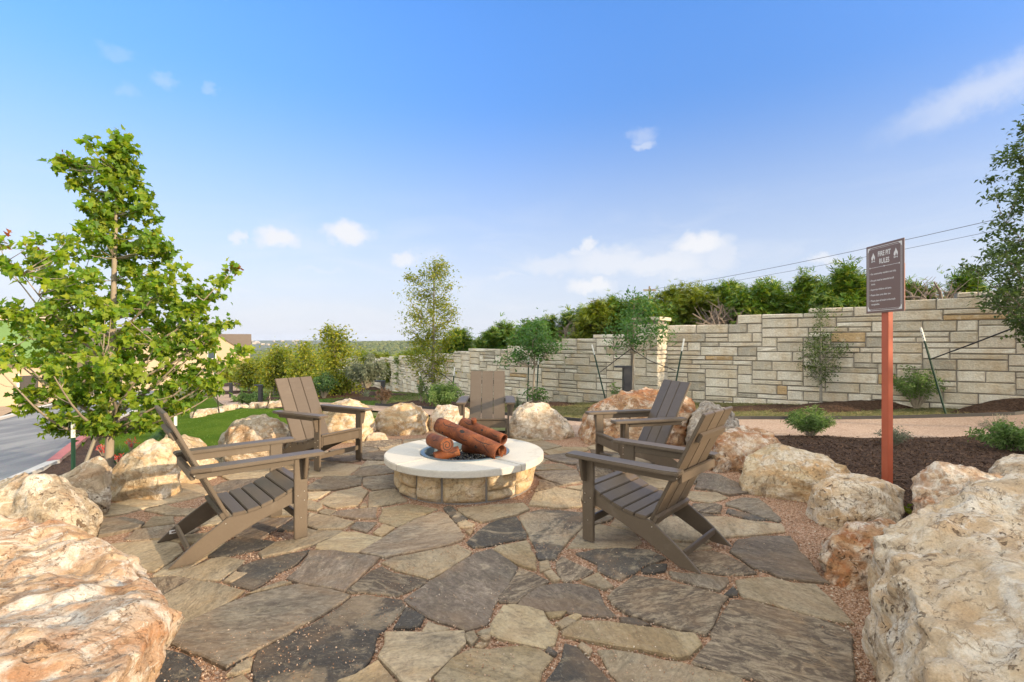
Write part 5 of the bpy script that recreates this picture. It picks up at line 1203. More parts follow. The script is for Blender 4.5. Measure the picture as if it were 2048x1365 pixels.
stake('white tipped stake right of the slim tree, tied to it by a strap', *gp(904, 735, 800, 13.0, 6), white=.22)
stake('left one of the two upright stakes at the small flat-crowned tree', *gp(1056, 712, 803, 12.8, 2), white=.12)
stake('right one of the two upright stakes at the small flat-crowned tree', *gp(1073, 716, 805, 12.6, 5), white=.14)
stake('stake leaning left beside the dark path light, white tip up', *gp(1214, 690, 790, 11.3, -31), white=.16)
stake('stake leaning right in front of the stone pillar', *gp(1343, 678, 790, 10.9, 26), white=.18)
stake('tall leaning stake with perforated tip at the right part of the wall', *gp(1890, 656, 826, 9.0, -49), white=.16)
stake('small stake among the far trees near the wall end', *gp(701, 745, 785, 19.5), white=.15)
def wood_stake(label, a, b):
    a, b = Vector(a), Vector(b); return tag(MB().tube([a - (b - a) * .2, b], .016, 6).build('wooden_stake', M['stake_wood']), label, 'stake')
wood_stake('slanting weathered wooden stake left of the bright young tree', (-4.37, 4.95, -.2), Wp(196, 862, 5.1))
wood_stake('thin dark slanting stake behind the left armchair', Wp(316, 905, 5.6), Wp(345, 850, 5.9))
def strap(label, pts, r=.011): return tag(MB().tube([Vector(p) for p in pts], r, 6).build('tree_strap', M['strapb']), label, 'strap')
strap('black strap running up to the right from the tall leaning stake', [Wp(1861, 719, 9.0), Wp(1945, 688, 8.0), Wp(2028, 656, 7.3), Wp(2120, 618, 6.9)])
strap('black strap from the stone pillar tree down to the right leaning stake', [Wp(1262, 698, 11.0), Wp(1300, 722, 10.9), Wp(1351, 742, 10.9)], .009)
strap('black strap from the pillar tree down to the left leaning stake', [Wp(1262, 698, 11.0), Wp(1230, 722, 11.2), Wp(1200, 745, 11.3)], .009)
strap('strap from the slim tree trunk to the stake on its right', [Wp(866, 737, 13.3), Wp(886, 750, 13.1), Wp(906, 765, 13.0)], .010)
strap('strap from the slim tree trunk to the stake on its left', [Wp(866, 737, 13.3), Wp(852, 752, 13.2), Wp(838, 766, 13.2)], .010)
def path_light(label, px, d, h, w_=.12, arm=.14, side=-1):
    x = (px - 1024) / FPX * d; root = empty('path_light', (x, d, gz(x, d))); tag(root, label, 'path light', 'dark path lights')
    MB().box((-w_/2, -w_/2, -.05), (w_/2, w_/2, h - .035)).build('post', M['black'], root, bevel=.004)
    MB().box((min(-w_/2, side*(w_/2 + arm)) - .005, -w_/2 - .01, h - .0345), (max(w_/2, side*(w_/2 + arm)) + .005, w_/2 + .01, h)).build('lamp_head', M['black'], root, bevel=.004)
    return root
path_light('black square path light standing behind the largest back boulder', 1254, 9.6, .97, .155, .15)
path_light('dark path light behind the pointed boulder, near the curving wall', 766, 13.5, .62, .10, .16)
path_light('small dark path light beside the path bend', 521, 15.8, .62, .11, .12)
path_light('far small path light left of the path bend', 462, 24, .7, .12, .1)

# ------------------------------------------------------------------ trees
def clusters(poly, d, n, depth=1.0, seed=0, edge=.0, dmax=9):
    r2 = np.random.default_rng(seed); P = np.array(poly, float); lo, hi = P.min(0), P.max(0); out_ = []
    while len(out_) < n:
        q = r2.uniform(lo, hi)
        if not inp(q[0], q[1], poly): continue
        cr = [x0 + (x1-x0) * (q[1]-y0) / (y1-y0) for (x0, y0), (x1, y1) in zip(poly, poly[1:] + poly[:1]) if (y0 > q[1]) != (y1 > q[1])]
        xl, xr = min(cr), max(cr); hw = max((xr - xl) / 2, 4); u_ = (q[0] - (xl + xr) / 2) / hw
        dd = min(hw / FPX * d, dmax) * depth * math.sqrt(max(0, 1 - u_ * u_)) * r2.uniform(-1, 1); out_.append(((q[0]-1024) / FPX * d, d + dd, EYE + (682.5 - q[1]) / FPX * d))
    return np.array(out_)
def limb(m_, a, b, ra, rb, bend=.12, n=5, sd=0):
    a, b = Vector(a), Vector(b); L = (b-a).length; off = Vector((rs.uniform(-1,1), rs.uniform(-1,1), rs.uniform(-.2,1))) * L * bend; pts = []
    for i in range(n + 1): t_ = i / n; pts.append(a.lerp(b, t_) + off * math.sin(PI * t_) * (1 - t_) + Vector((0, 0, -L * .10 * math.sin(PI * t_))))
    m_.tube(pts, [ra + (rb - ra) * i / n for i in range(n + 1)], 6); return pts
def tree(name, label, cat, base_px, d, crown, ncl, per, lsize, leaf, lmat, trunk=(.03, .01), spread=.16, barkm='bark', seed=0, group=None, depth=1.0, bigleaf=0, red=0, base=None, tipz=None, upbias=.3, limbs=None, bare=.55, lean=0, big_n=260, zs=.75, extra=()):
    x = (base_px - 1024) / FPX * d if base is None else base[0]; y = d if base is None else base[1]; zb = gz(x, y); root = empty(name, (x, y, zb)); tag(root, label, cat, group); o_ = np.array([x, y, zb])
    c = clusters(crown, d, ncl, depth, seed)
    if extra: c = np.vstack([c, [Wp(a_, b_, d) for a_, b_ in extra]]); ncl = len(c)
    c = c - o_; top = c[np.argmax(c[:, 2])]; r2 = np.random.default_rng(seed + 99)
    ax = np.array([top[0] * .75 + c[:, 0].mean() * .25, c[:, 1].mean() * .5, top[2]])
    def trunk_at(z): t_ = np.clip(z / ax[2], 0, 1); return np.array([ax[0] * t_ ** 1.5, ax[1] * t_, z])
    m_ = MB(); zs_ = np.linspace(-.1, ax[2] * .97, 14); m_.tube([Vector(trunk_at(z) + np.array([.012 * pn(np.array([[z * 3, seed, 0]]))[0], 0, 0])) for z in zs_], [trunk[0] + (trunk[1] - trunk[0]) * (i / 13) for i in range(14)], 8)
    m_.build('trunk', M[barkm], root, smooth=True)
    br = MB(); zmin = c[:, 2].min(); npri = max(8, int(len(c) ** .55)); pri = []; hdist = np.hypot(c[:, 0] - c[:, 0].mean(), c[:, 1])
    order = np.argsort(-(hdist + r2.uniform(0, .35, len(c)) * hdist.max())); chosen = []
    for i in order:
        if len(chosen) >= npri: break
        if all(np.linalg.norm(c[i] - c[j]) > 1.1 * (np.ptp(c[:, 2]) / npri ** .75) for j in chosen): chosen.append(i)
    att = []
    for i in chosen:
        q = c[i]; hd = math.hypot(q[0] - trunk_at(q[2])[0], q[1] - trunk_at(q[2])[1]); z0 = max(q[2] - hd * (.55 + .5 * r2.random()) - .05, max(zmin * .9, ax[2] * .10)); z0 = min(z0, q[2], ax[2] * .93); a = trunk_at(z0)
        f = 1 - z0 / ax[2]; pts = limb(br, a, q, trunk[1] * .7 + trunk[0] * .25 * f, trunk[1] * .3, .12, 6)
        att += [(np.array(p), 1.0) for p in pts[2:]]
    att += [(trunk_at(z), .6) for z in np.linspace(max(zmin * .8, ax[2] * .15), ax[2] * .96, 14)]
    A2 = np.array([p for p, _ in att])
    for i, q in enumerate(c):
        if i in chosen: continue
        dv = q - A2; dist = np.linalg.norm(dv, axis=1) + np.where(dv[:, 2] < 0, -dv[:, 2] * 1.5, 0); k = int(np.argmin(dist)); limb(br, A2[k], q, trunk[1] * .32 + .001, trunk[1] * .12 + .0008, .14, 3)
    br.build('branches', M[barkm], root, smooth=True)
    pos = np.repeat(c, per, 0) + r2.normal(size=(ncl * per, 3)) * spread * np.array([1, 1, zs]) * np.repeat(r2.uniform(.6, 1.3, ncl), per)[:, None]
    # leaves also along the limbs
    k = int(ncl * per * .25); j = r2.integers(0, ncl, k); t_ = r2.uniform(bare, 1, k)[:, None]; A0 = np.array([trunk_at(max(c[i][2] - .4 * math.hypot(c[i][0], c[i][1]), 0)) for i in j]); pos = np.vstack([pos, A0 * (1 - t_) + c[j] * t_ + r2.normal(size=(k, 3)) * spread * .35])
    outd = pos - np.array([0, 0, pos[:, 2].mean()]); nr = r2.normal(size=pos.shape) * .8 + outd / np.maximum(np.linalg.norm(outd, axis=1), .1)[:, None] * .4; nr[:, 2] = np.abs(nr[:, 2]) + upbias
    sz = r2.uniform(.65, 1.25, len(pos)) * lsize; roll = r2.normal(size=pos.shape)
    if bigleaf:
        wp = pos + o_; dist = np.linalg.norm(wp - np.array([0, 0, EYE]), axis=1); score = sz / dist; big = np.argsort(-score)[:big_n]; keep = np.ones(len(pos), bool); keep[big] = False
        lm_ = mesh_np('leaf', leaf[0], leaf[1], M[lmat])
        for b_ in big:
            n_ = Vector(nr[b_]).normalized(); y_ = Vector(outd[b_]) ; y_ = (y_ - n_ * y_.dot(n_)); y_ = (y_.normalized() + Vector(r2.normal(size=3)) * .6); y_ = (y_ - n_ * y_.dot(n_)).normalized(); x_ = y_.cross(n_)
            mt = Matrix((x_, y_, n_)).transposed().to_4x4(); lo = link('leaf', lm_, root); s_ = sz[b_]; lo.matrix_local = Matrix.Translation(Vector(pos[b_])) @ mt @ Matrix.Scale(s_, 4)
        pos, nr, sz, roll = pos[keep], nr[keep], sz[keep], roll[keep]
    scatter('crown', leaf[0], leaf[1], pos, nr, sz, M[lmat], root, roll=roll, kind='stuff' if bigleaf else None)
    if red:
        q = c[np.argsort(-np.abs(c[:, 0] - c[:, 0].mean()) - c[:, 2] * .4)[:red]]; pq = np.repeat(q, 9, 0) + r2.normal(size=(red * 9, 3)) * .05
        scatter('reddish_tips', leaf[0], leaf[1], pq, np.abs(r2.normal(size=pq.shape)) + .1, r2.uniform(.05, .09, len(pq)), M['maple_red'], root, kind='stuff')
    return root
T1 = [(240,262),(262,290),(268,330),(275,360),(278,400),(272,422),(285,428),(292,410),(302,430),(300,455),(318,480),(318,510),(305,545),(302,572),(330,580),(352,556),(385,535),(412,545),(440,535),(458,525),(460,548),(430,575),(405,600),(382,640),(392,655),(440,645),(444,660),(410,680),(425,703),(478,697),(470,718),(430,740),(420,785),(395,805),(360,815),(335,838),(300,862),(250,870),(200,850),(150,850),(105,868),(88,855),(110,840),(92,815),(70,790),(100,748),(75,728),(0,740),(-15,705),(45,690),(62,668),(40,640),(50,622),(95,622),(110,600),(70,570),(42,530),(24,497),(62,495),(100,515),(125,540),(160,560),(165,525),(130,490),(108,465),(140,470),(172,495),(186,470),(172,430),(150,390),(130,350),(112,312),(140,305),(160,350),(190,392),(208,425),(220,400),(216,372),(222,352),(200,330),(205,300),(218,285)]
T1c = [(max(q[0], 22 + (q[0] - 22) * .4) + 4, q[1]) for q in T1]
tree('young_maple_tree', 'bright green young tree with big lobed leaves, standing left of the fire pit', 'tree', 218, 5.3, T1c, 390, 23, .074, LOBED, 'maple', (.045, .012), .040, 'bark', 1, None, .9, 1, 5, upbias=.05, extra=[(240,270),(238,284),(248,296),(230,306),(250,322),(238,338),(246,356),(236,374),(250,392),(238,408),(126,318),(142,328),(150,345),(164,362),(172,385),(184,402),(190,425),(200,445)])
TALL = dict(leaf=LEAF, lmat='elm')
tree('elm_tree', 'tall slim tree in front of the long wall, behind the middle chair', 'tree', 866, 13.4, [(875,518),(893,535),(890,560),(905,580),(898,600),(910,625),(900,650),(905,690),(898,715),(905,740),(880,758),(858,765),(835,750),(818,725),(822,690),(808,655),(825,640),(815,610),(800,592),(828,590),(822,560),(812,548),(838,548),(850,530)], 125, 62, .074, LEAF, 'elm', (.055, .015), .135, 'bark_grey', 2, None, .9)
MIDS = [(676, 18.0, [(652,655),(672,650),(692,668),(688,690),(705,715),(722,745),(730,770),(705,785),(670,790),(640,785),(620,772),(632,740),(645,720),(638,690),(648,680)], 130, 42, 'fullest tree of the yellow-green row, its trunk left of the long wall'),
 (612, 24.0, [(610,684),(622,700),(636,730),(642,760),(630,782),(600,786),(582,770),(588,735),(598,705)], 90, 36, 'tree just right of the far left armchair back, second in the yellow-green row'),
 (572, 30.0, [(570,700),(590,712),(600,745),(592,772),(560,776),(545,755),(552,720)], 80, 34, 'orange-tinted tree above the far left armchair back'),
 (549, 25.0, [(552,688),(560,705),(570,735),(572,765),(550,776),(528,765),(532,730),(545,705)], 80, 34, 'slim dark tree with pale trunk left of the far left armchair'),
 (522, 32.0, [(524,715),(535,735),(538,765),(520,778),(505,765),(510,735)], 60, 34, 'small yellowish tree left of the slim dark one'),
 (498, 27.0, [(495,722),(510,735),(516,760),(498,772),(478,762),(482,735)], 60, 34, 'round low tree beside the path bend'),
 (645, 29.0, [(648,705),(662,730),(665,760),(645,775),(628,760),(632,728)], 60, 34, 'tree filling the gap behind the two fullest row trees'),
 (458, 42.0, [(455,735),(470,742),(472,762),(455,770),(440,760),(444,742)], 45, 34, 'small far tree right of the beige house'),
 (720, 36.0, [(720,706),(738,716),(742,735),(722,745),(704,738),(706,714)], 50, 34, 'yellow-lit tree top showing over the low end of the long wall')]
for i, (px, d, cr, n, per, lb) in enumerate(MIDS):
    tree('row_tree', lb, 'tree', px, d, cr, n, per, .0062 * d + .012, LEAF, 'elm', (.0028 * d + .01, .012), .0105 * d, 'bark_grey', 10 + i, 'trees planted in rows beyond the lawn', .9)
tree('redbud_tree', 'small flat-crowned tree between the two upright stakes', 'tree', 1066, 12.7, [(1078,640),(1100,655),(1118,682),(1127,696),(1102,702),(1090,715),(1066,712),(1042,720),(1000,732),(1018,710),(1038,695),(1030,668),(1050,655)], 70, 30, .095, LEAF, 'redbud', (.03, .012), .15, 'bark', 30, None, 1.1)
tree('redbud_tree', 'thin tree with layered leaves in front of the stone pillar', 'tree', 1266, 11.0, [(1278,578),(1302,600),(1298,625),(1318,640),(1345,660),(1338,682),(1306,684),(1280,694),(1255,684),(1232,698),(1208,692),(1228,668),(1206,650),(1238,640),(1252,618),(1256,592)], 64, 26, .088, LEAF, 'redbud', (.026, .010), .13, 'bark', 31, None, 1.1)
tree('small_oak_tree', 'small narrow tree against the wall between sign and pillar', 'tree', 1642, 10.3, [(1640,592),(1650,625),(1672,635),(1652,655),(1658,678),(1688,692),(1678,722),(1662,745),(1645,768),(1622,760),(1602,735),(1618,715),(1604,698),(1628,680),(1630,640),(1624,618)], 74, 30, .052, LEAF, 'oak', (.032, .010), .085, 'bark_grey', 32, None, .9, bare=.3)
tree('live_oak_tree', 'fine-leaved oak reaching in from the right edge of the picture', 'tree', 2200, 7.0, [(2060,255),(2045,300),(2005,330),(2050,345),(2015,385),(2005,402),(2045,412),(2010,445),(1985,460),(2040,474),(2005,502),(1975,520),(1985,545),(2025,548),(2005,580),(1965,595),(2010,615),(2000,640),(2030,655),(2040,668),(2150,690),(2330,640),(2400,500),(2380,300),(2250,170),(2120,190)], 380, 44, .078, LEAF, 'oak', (.06, .010), .075, 'deadwood', 33, None, .8, bare=.3)
# junipers behind the wall
def wall_d(px):
    """distance along the view of the wall line seen at px"""
    k = (px - 1024) / FPX
    for ln in (LL, RL):
        for a, b in zip(ln[:-1], ln[1:]):
            da, db = a[0] - k * a[1], b[0] - k * b[1]
            if da * db <= 0: t_ = da / (da - db); return a[1] + (b[1]-a[1]) * t_
    return 12.0
JU = [(758,705,38,'juniper_light'),(800,703,36,'juniper_light'),(842,700,40,'juniper'),(925,664,38,'juniper'),(968,668,34,'juniper'),(1008,650,36,'juniper'),(1052,645,34,'juniper'),(1100,632,40,'juniper'),(1150,620,38,'juniper'),(1192,606,42,'juniper_light'),(1238,600,44,'juniper'),(1282,604,34,'juniper'),(1318,596,36,'juniper'),(1372,560,56,'juniper_light'),(1432,566,54,'juniper'),(1505,570,36,'juniper'),(1545,574,46,'juniper'),(1632,548,42,'juniper'),(1688,542,50,'juniper'),(1752,556,40,'juniper'),(1945,546,40,'juniper'),(2020,556,50,'juniper'),(1820,572,30,'juniper')]
where = ['at the low far end of the long wall', 'second from the low end of the long wall', 'left of the slim tall tree', 'right of the slim tall tree', 'above the middle chair', 'behind the wall left of the flat-crowned tree', 'just behind the flat-crowned tree', 'right of the flat-crowned tree', 'midway between flat-crowned tree and pillar', 'with yellow tips left of the pillar', 'tallest directly left of the pillar', 'right behind the pillar tree', 'right behind the stone pillar', 'large and bright with bare stems right of the pillar', 'broad one beside the brushwood', 'low one left of the power line dip', 'rounded one right of the brushwood', 'dense one left of the sign, behind the small narrow tree', 'tallest one left of the sign', 'one half hidden by the sign', 'between dead stems and the oak', 'behind the oak at the right edge', 'low one behind the grey dead stems']
for i, (px, yt, hw, lm_) in enumerate(JU):
    dw = wall_d(px) + 1.8 + (i % 3) * .6; x = (px - 1024) / FPX * dw; zg = gz(x, dw); yb = 682.5 + (EYE - zg - .25) / dw * FPX
    P = [];
    for k in range(22):
        a = 2*PI*k/22; rr = 1 + .55 * pn(np.array([[math.cos(a) * 2.3 + i * 3, math.sin(a) * 2.3, .5]]))[0]; top = math.sin(a) > 0
        P.append((px + hw * rr * math.cos(a), (yt + 7 + yb) / 2 - (yb - yt - 7) / 2 * math.copysign(abs(math.sin(a)) ** .7, math.sin(a)) * (min(rr, 1.12) if top else 1)))
    wd = hw / FPX * dw; vol = (yb - yt) * hw * 2
    tree('juniper_tree', 'juniper behind the wall, ' + where[i], 'tree', px, dw, P, int(70 + vol / 100), 38, .13 + .003 * dw, SPRAY, lm_, (.05, .02), .11, 'deadwood', 50 + i, 'junipers growing behind the stone wall', .8, upbias=.9, zs=1.0)
# brushwood and dead stems
def brush(label, px0, px1, ytop, ybot, d, n, seed):
    m_ = MB(); r2 = random.Random(seed); x = ((px0+px1)/2 - 1024) / FPX * d; zg = gz(x, d); root = empty('brush_pile', (x, d, zg)); tag(root, label, 'dead branches')
    for k in range(n):
        a = r2.uniform(px0, px1); ax_, ay_, az_ = Wp(a, ybot + 12, d + r2.uniform(-.5, .5)); an = r2.gauss(0, .7); L = r2.uniform(.5, 1) * (ybot - ytop) / FPX * d * 1.1
        p = Vector((ax_, ay_, az_)) - Vector((x, d, zg)); q = p + Vector((math.sin(an) * L * 1.3, r2.uniform(-.3, .3), abs(math.cos(an)) * L)); w0 = r2.uniform(.012, .05); m_.tube([p, p.lerp(q, .5) + Vector((r2.uniform(-.1,.1), 0, r2.uniform(-.05,.1))), q], [w0, w0 * .7, w0 * .3], 5)
        for _ in range(2): b_ = p.lerp(q, r2.uniform(.4, .9)); m_.tube([b_, b_ + Vector((r2.uniform(-.4,.4), r2.uniform(-.1,.1), r2.uniform(0,.35)))], [w0 * .4, .004], 4)
    m_.build('dead_branches', M['deadwood'], root)
brush('pile of grey dead juniper stems above the wall right of the sign', 1808, 1905, 555, 600, 12.0, 44, 1)
brush('tangle of grey brushwood on the wall right of the bright juniper', 1415, 1500, 598, 645, 13.2, 50, 2)
brush('bare twiggy stems left of the brightest juniper', 1290, 1345, 600, 640, 14.6, 24, 3)
brush('dead twigs standing among the junipers above the middle chair', 1075, 1100, 618, 668, 17.0, 16, 4)
brush('dark bare stems among junipers left of the pillar', 1128, 1150, 635, 672, 15.6, 14, 5)

# ------------------------------------------------------------------ shrubs and small plants
def shrub(name, label, px, d, rpx, hpx, n, leaf, lm_, size, seed, cat='shrub', stems=10, z0=None, up=.7, flat=0.0):
    x = (px - 1024) / FPX * d; z = gz(x, d) + (.03 if z0 is None else z0); root = empty(name, (x, d, z)); tag(root, label, cat); r2 = np.random.default_rng(seed); r_ = rpx / FPX * d; h = hpx / FPX * d
    th = r2.uniform(0, 2*PI, stems * 3); e = np.sqrt(r2.uniform(.02, 1, stems * 3)); tips = np.c_[r_ * e * np.cos(th), r_ * e * np.sin(th), h * (1 - .45 * e ** 2) * r2.uniform(.7, 1.05, stems * 3)]
    m_ = MB()
    for q in tips: m_.tube([Vector((q[0] * .08, q[1] * .08, -.02)), Vector((q[0] * .5, q[1] * .5, q[2] * .62)), Vector(q)], [.006 * h / .4 + .002, .004, .002], 4)
    m_.build('stems', M['bark'], root); j = r2.integers(0, len(tips), n); t_ = r2.uniform(.25, 1.02, n) ** .8
    base = np.c_[tips[j, 0] * t_ ** 1.2, tips[j, 1] * t_ ** 1.2, tips[j, 2] * t_ ** .8] + r2.normal(size=(n, 3)) * r_ * .07
    nr = r2.normal(size=(n, 3)); nr[:, 2] = np.abs(nr[:, 2]) * .4; roll = -np.cross(nr, tips[j] + np.array([0, 0, .2]) + r2.normal(size=(n, 3)) * .15)
    scatter('foliage', leaf[0], leaf[1], base, nr, r2.uniform(.6, 1.2, n) * size, M[lm_], root, roll=roll); return root
def spiky(name, label, px, d, rpx, n, lm_, seed, wd=.022, cat='plant', droop=.35, z0=.0, hk=1.0):
    x = (px - 1024) / FPX * d; z = gz(x, d) + z0; root = empty(name, (x, d, z)); tag(root, label, cat); r2 = np.random.default_rng(seed); r_ = rpx / FPX * d; m_ = MB()
    for k in range(n):
        a = r2.uniform(0, 2*PI); el = r2.uniform(.15, 1.45); L = r_ * r2.uniform(.7, 1.15); dx, dy = math.cos(a), math.sin(a); s_ = Vector((-dy, dx, 0)); pts = []
        for i in range(5):
            t_ = i / 4; pts.append(Vector((dx * math.cos(el) * L * t_, dy * math.cos(el) * L * t_, (math.sin(el) * L * t_ - droop * L * t_ * t_ * math.cos(el)) * hk + .01)))
        vs = []; 
        for i, p in enumerate(pts): w2 = wd * (1 - (i / 4) ** 1.5) * .5 + .0008; vs += [p - s_ * w2, p + s_ * w2 ]
        m_.add(vs, [(2*i, 2*i+1, 2*i+3, 2*i+2) for i in range(4)])
    m_.build('blades', M[lm_], root, fix=False); return root
ND = (np.array([(-.12,0,0),(.12,0,0),(.1,1,0),(-.1,1,0)]), np.array([(0,1,2,3)]))
shrub('rosemary_shrub', 'bushy green rosemary-like shrub on the mulch left of the sign post', 1622, 7.0, 46, 58, 5200, ND, 'shrub', .038, 1)
shrub('wall_shrub', 'airy green shrub against the wall right of the sign post', 1832, 9.5, 44, 92, 3200, LEAF, 'shrub', .050, 2)
shrub('grey_shrub', 'sparse greyish twiggy shrub behind the sign post', 1788, 6.1, 34, 42, 900, LEAF, 'sage', .030, 3, stems=16)
shrub('green_shrub', 'leafy bright shrub at the right edge of the mulch', 2040, 5.6, 75, 62, 4200, LEAF, 'shrub', .045, 4)
shrub('sprout', 'tiny bright seedling between the egg-shaped and reddish boulders', 1808, 3.95, 16, 20, 46, LEAF, 'juniper_light', .05, 5, 'seedling', 3)
shrub('wall_shrub', 'leafy bush at the foot of the slim tall tree', 886, 11.5, 42, 52, 3000, LEAF, 'shrub', .07, 6)
spiky('yucca_plant', 'spiky dark plant behind the stake right of the slim tree', 881, 14.6, 34, 90, 'strap', 7, .05)
spiky('yucca_plant', 'spiky plant right of the middle chair back', 1036, 11.6, 30, 60, 'sage', 8, .035)
spiky('yucca_plant', 'narrow spiky plant left of the middle chair back', 942, 13.6, 24, 50, 'strap', 12, .03)
shrub('small_shrub', 'small open shrub beside the left stake of the slim tree', 842, 13.0, 16, 62, 500, LEAF, 'shrub', .06, 9)
shrub('small_shrub', 'low redbud sprouts at the foot of the two upright stakes', 1072, 12.2, 36, 46, 240, LEAF, 'redbud', .09, 10)
shrub('small_shrub', 'young weed with narrow leaves left of the black path light', 1232, 9.9, 18, 62, 340, LEAF, 'shrub', .06, 11)
shrub('olive_shrub', 'grey-green multi-stemmed bush where the long wall bends', 733, 17.0, 44, 66, 3600, LEAF, 'sage', .10, 13, z0=.35)
spiky('agave_plant', 'pale agave at the foot of the grey-green bush', 733, 16.4, 20, 40, 'sage', 14, .06)
shrub('dead_plant', 'withered brown plant at the foot of the path light', 768, 12.8, 20, 38, 700, LEAF, 'dead', .06, 15, 'dead plant')
shrub('ground_shrub', 'wide low green shrub beside the path bend', 497, 16.5, 32, 24, 2600, LEAF, 'shrub', .09, 16)
shrub('ground_shrub', 'feathery green shrub behind the far left armchair', 648, 17.0, 26, 52, 2200, LEAF, 'strap', .08, 17)
shrub('ground_shrub', 'dark green shrub among the row trees', 590, 21.0, 30, 34, 1800, LEAF, 'strap', .10, 18)
shrub('salvia_plant', 'wispy pink-flowered plant at the right edge above the bright shrub', 1996, 6.6, 34, 52, 260, LEAF, 'sage', .028, 19, 'plant', 22)
for i, (px, d, r_, lb) in enumerate([(265, 5.9, 62, 'strap-leaved grass clump right behind the young tree trunk'), (305, 6.6, 58, 'strap-leaved grass clump between tree and lawn stake'), (240, 6.9, 52, 'strap-leaved grass clump farther back near the kerb'), (340, 7.3, 55, 'strap-leaved grass clump at the lawn edge'), (330, 9.0, 45, 'grass clump deep in the bed behind the tree')]):
    spiky('liriope_clump', lb, px, d, r_, 420, 'strap', 20 + i, .012, 'grass clump', .8, .0, .8)
for i, (px, d) in enumerate([(238, 6.6), (206, 7.6), (262, 7.9)]):
    shrub('flowering_plant', ['red-flowered plant just right of the young tree trunk', 'red-flowered plant next to the road kerb', 'red-flowered plant behind the grass clumps'][i], px, d, 12, 26, 90, LEAF, 'flower', .03, 40 + i, 'plant', 6)

# ------------------------------------------------------------------ grass, mulch chips
def blades(name, poly, n, h, mt, dens, zoff=-.03):
    Q = rand_in(poly, n, dens); nr = rng.normal(size=(n, 3)) * np.array([1, 1, .25]); roll = np.cross(nr, np.array([0, 0, 1.0]) + rng.normal(size=(n, 3)) * .35) * -1
    st_ = np.c_[np.full(n, .10) * rng.uniform(.6, 1.4, n) * (1 + Q[:, 1] * .05), np.ones(n), np.ones(n)]
    v = np.array([(-.5,0,0),(.5,0,0),(0,1,.15)]); f = np.array([(0,1,2)])
    return scatter(name, v, f, np.c_[Q, GZ(Q[:, 0], Q[:, 1]) + zoff], nr, h * rng.uniform(.5, 1.3, n), M[mt], kind='stuff', roll=roll, stretch=st_)
near = lambda k: (lambda x, y: np.clip((k / np.maximum(np.hypot(x, y), 1)) ** 1.6, .04, 1))
blades('lawn_grass', LAWN, 60000, .045, 'lawn', near(7), -.01)
blades('rough_grass', [(1.0,9.0),(3.2,9.1),(4.4,9.15),(6.2,8.9),(8.4,8.5),(11.5,9.0),(10.4,8.2),(8.3,9.5),(6.6,10.6),(3.7,12.2),(3.0,12.4),(1.9,13.3),(.8,14.2),(-1.2,16.3),(-3.3,19.4),(-5.3,23),(-6,22),(-3.6,13.1),(-1.5,11.4),(-.1,10.1)], 75000, .07, 'drygrass', near(9))
blades('field_grass', [(-3.6,13.1),(-5.3,14.5),(-7.6,16.5),(-14.2,26.4),(-21,38),(-14,38),(-7.3,27),(-5.3,23),(-3.3,19.4)], 30000, .09, 'lawn', near(15))
for nm, poly, n, dz in (('mulch_chips', MB_POLY, 42000, .05), ):
    Q = rand_in(poly, n, near(5)); pos = np.c_[Q, GZ(Q[:, 0], Q[:, 1]) + .02 + mulch_lump(Q[:, 0], Q[:, 1]) + rng.uniform(-.002, .012, n)]
    v = np.array([(-.5,-.12,0),(.5,-.10,0),(.45,.12,.06),(-.5,.10,.04)]); nr = rng.normal(size=(n, 3)) * np.array([.45, .45, .2]) + np.array([0, 0, .8])
    scatter(nm, v, np.array([(0,1,2,3)]), pos, nr, rng.uniform(.012, .042, n), M['chips'], kind='stuff')

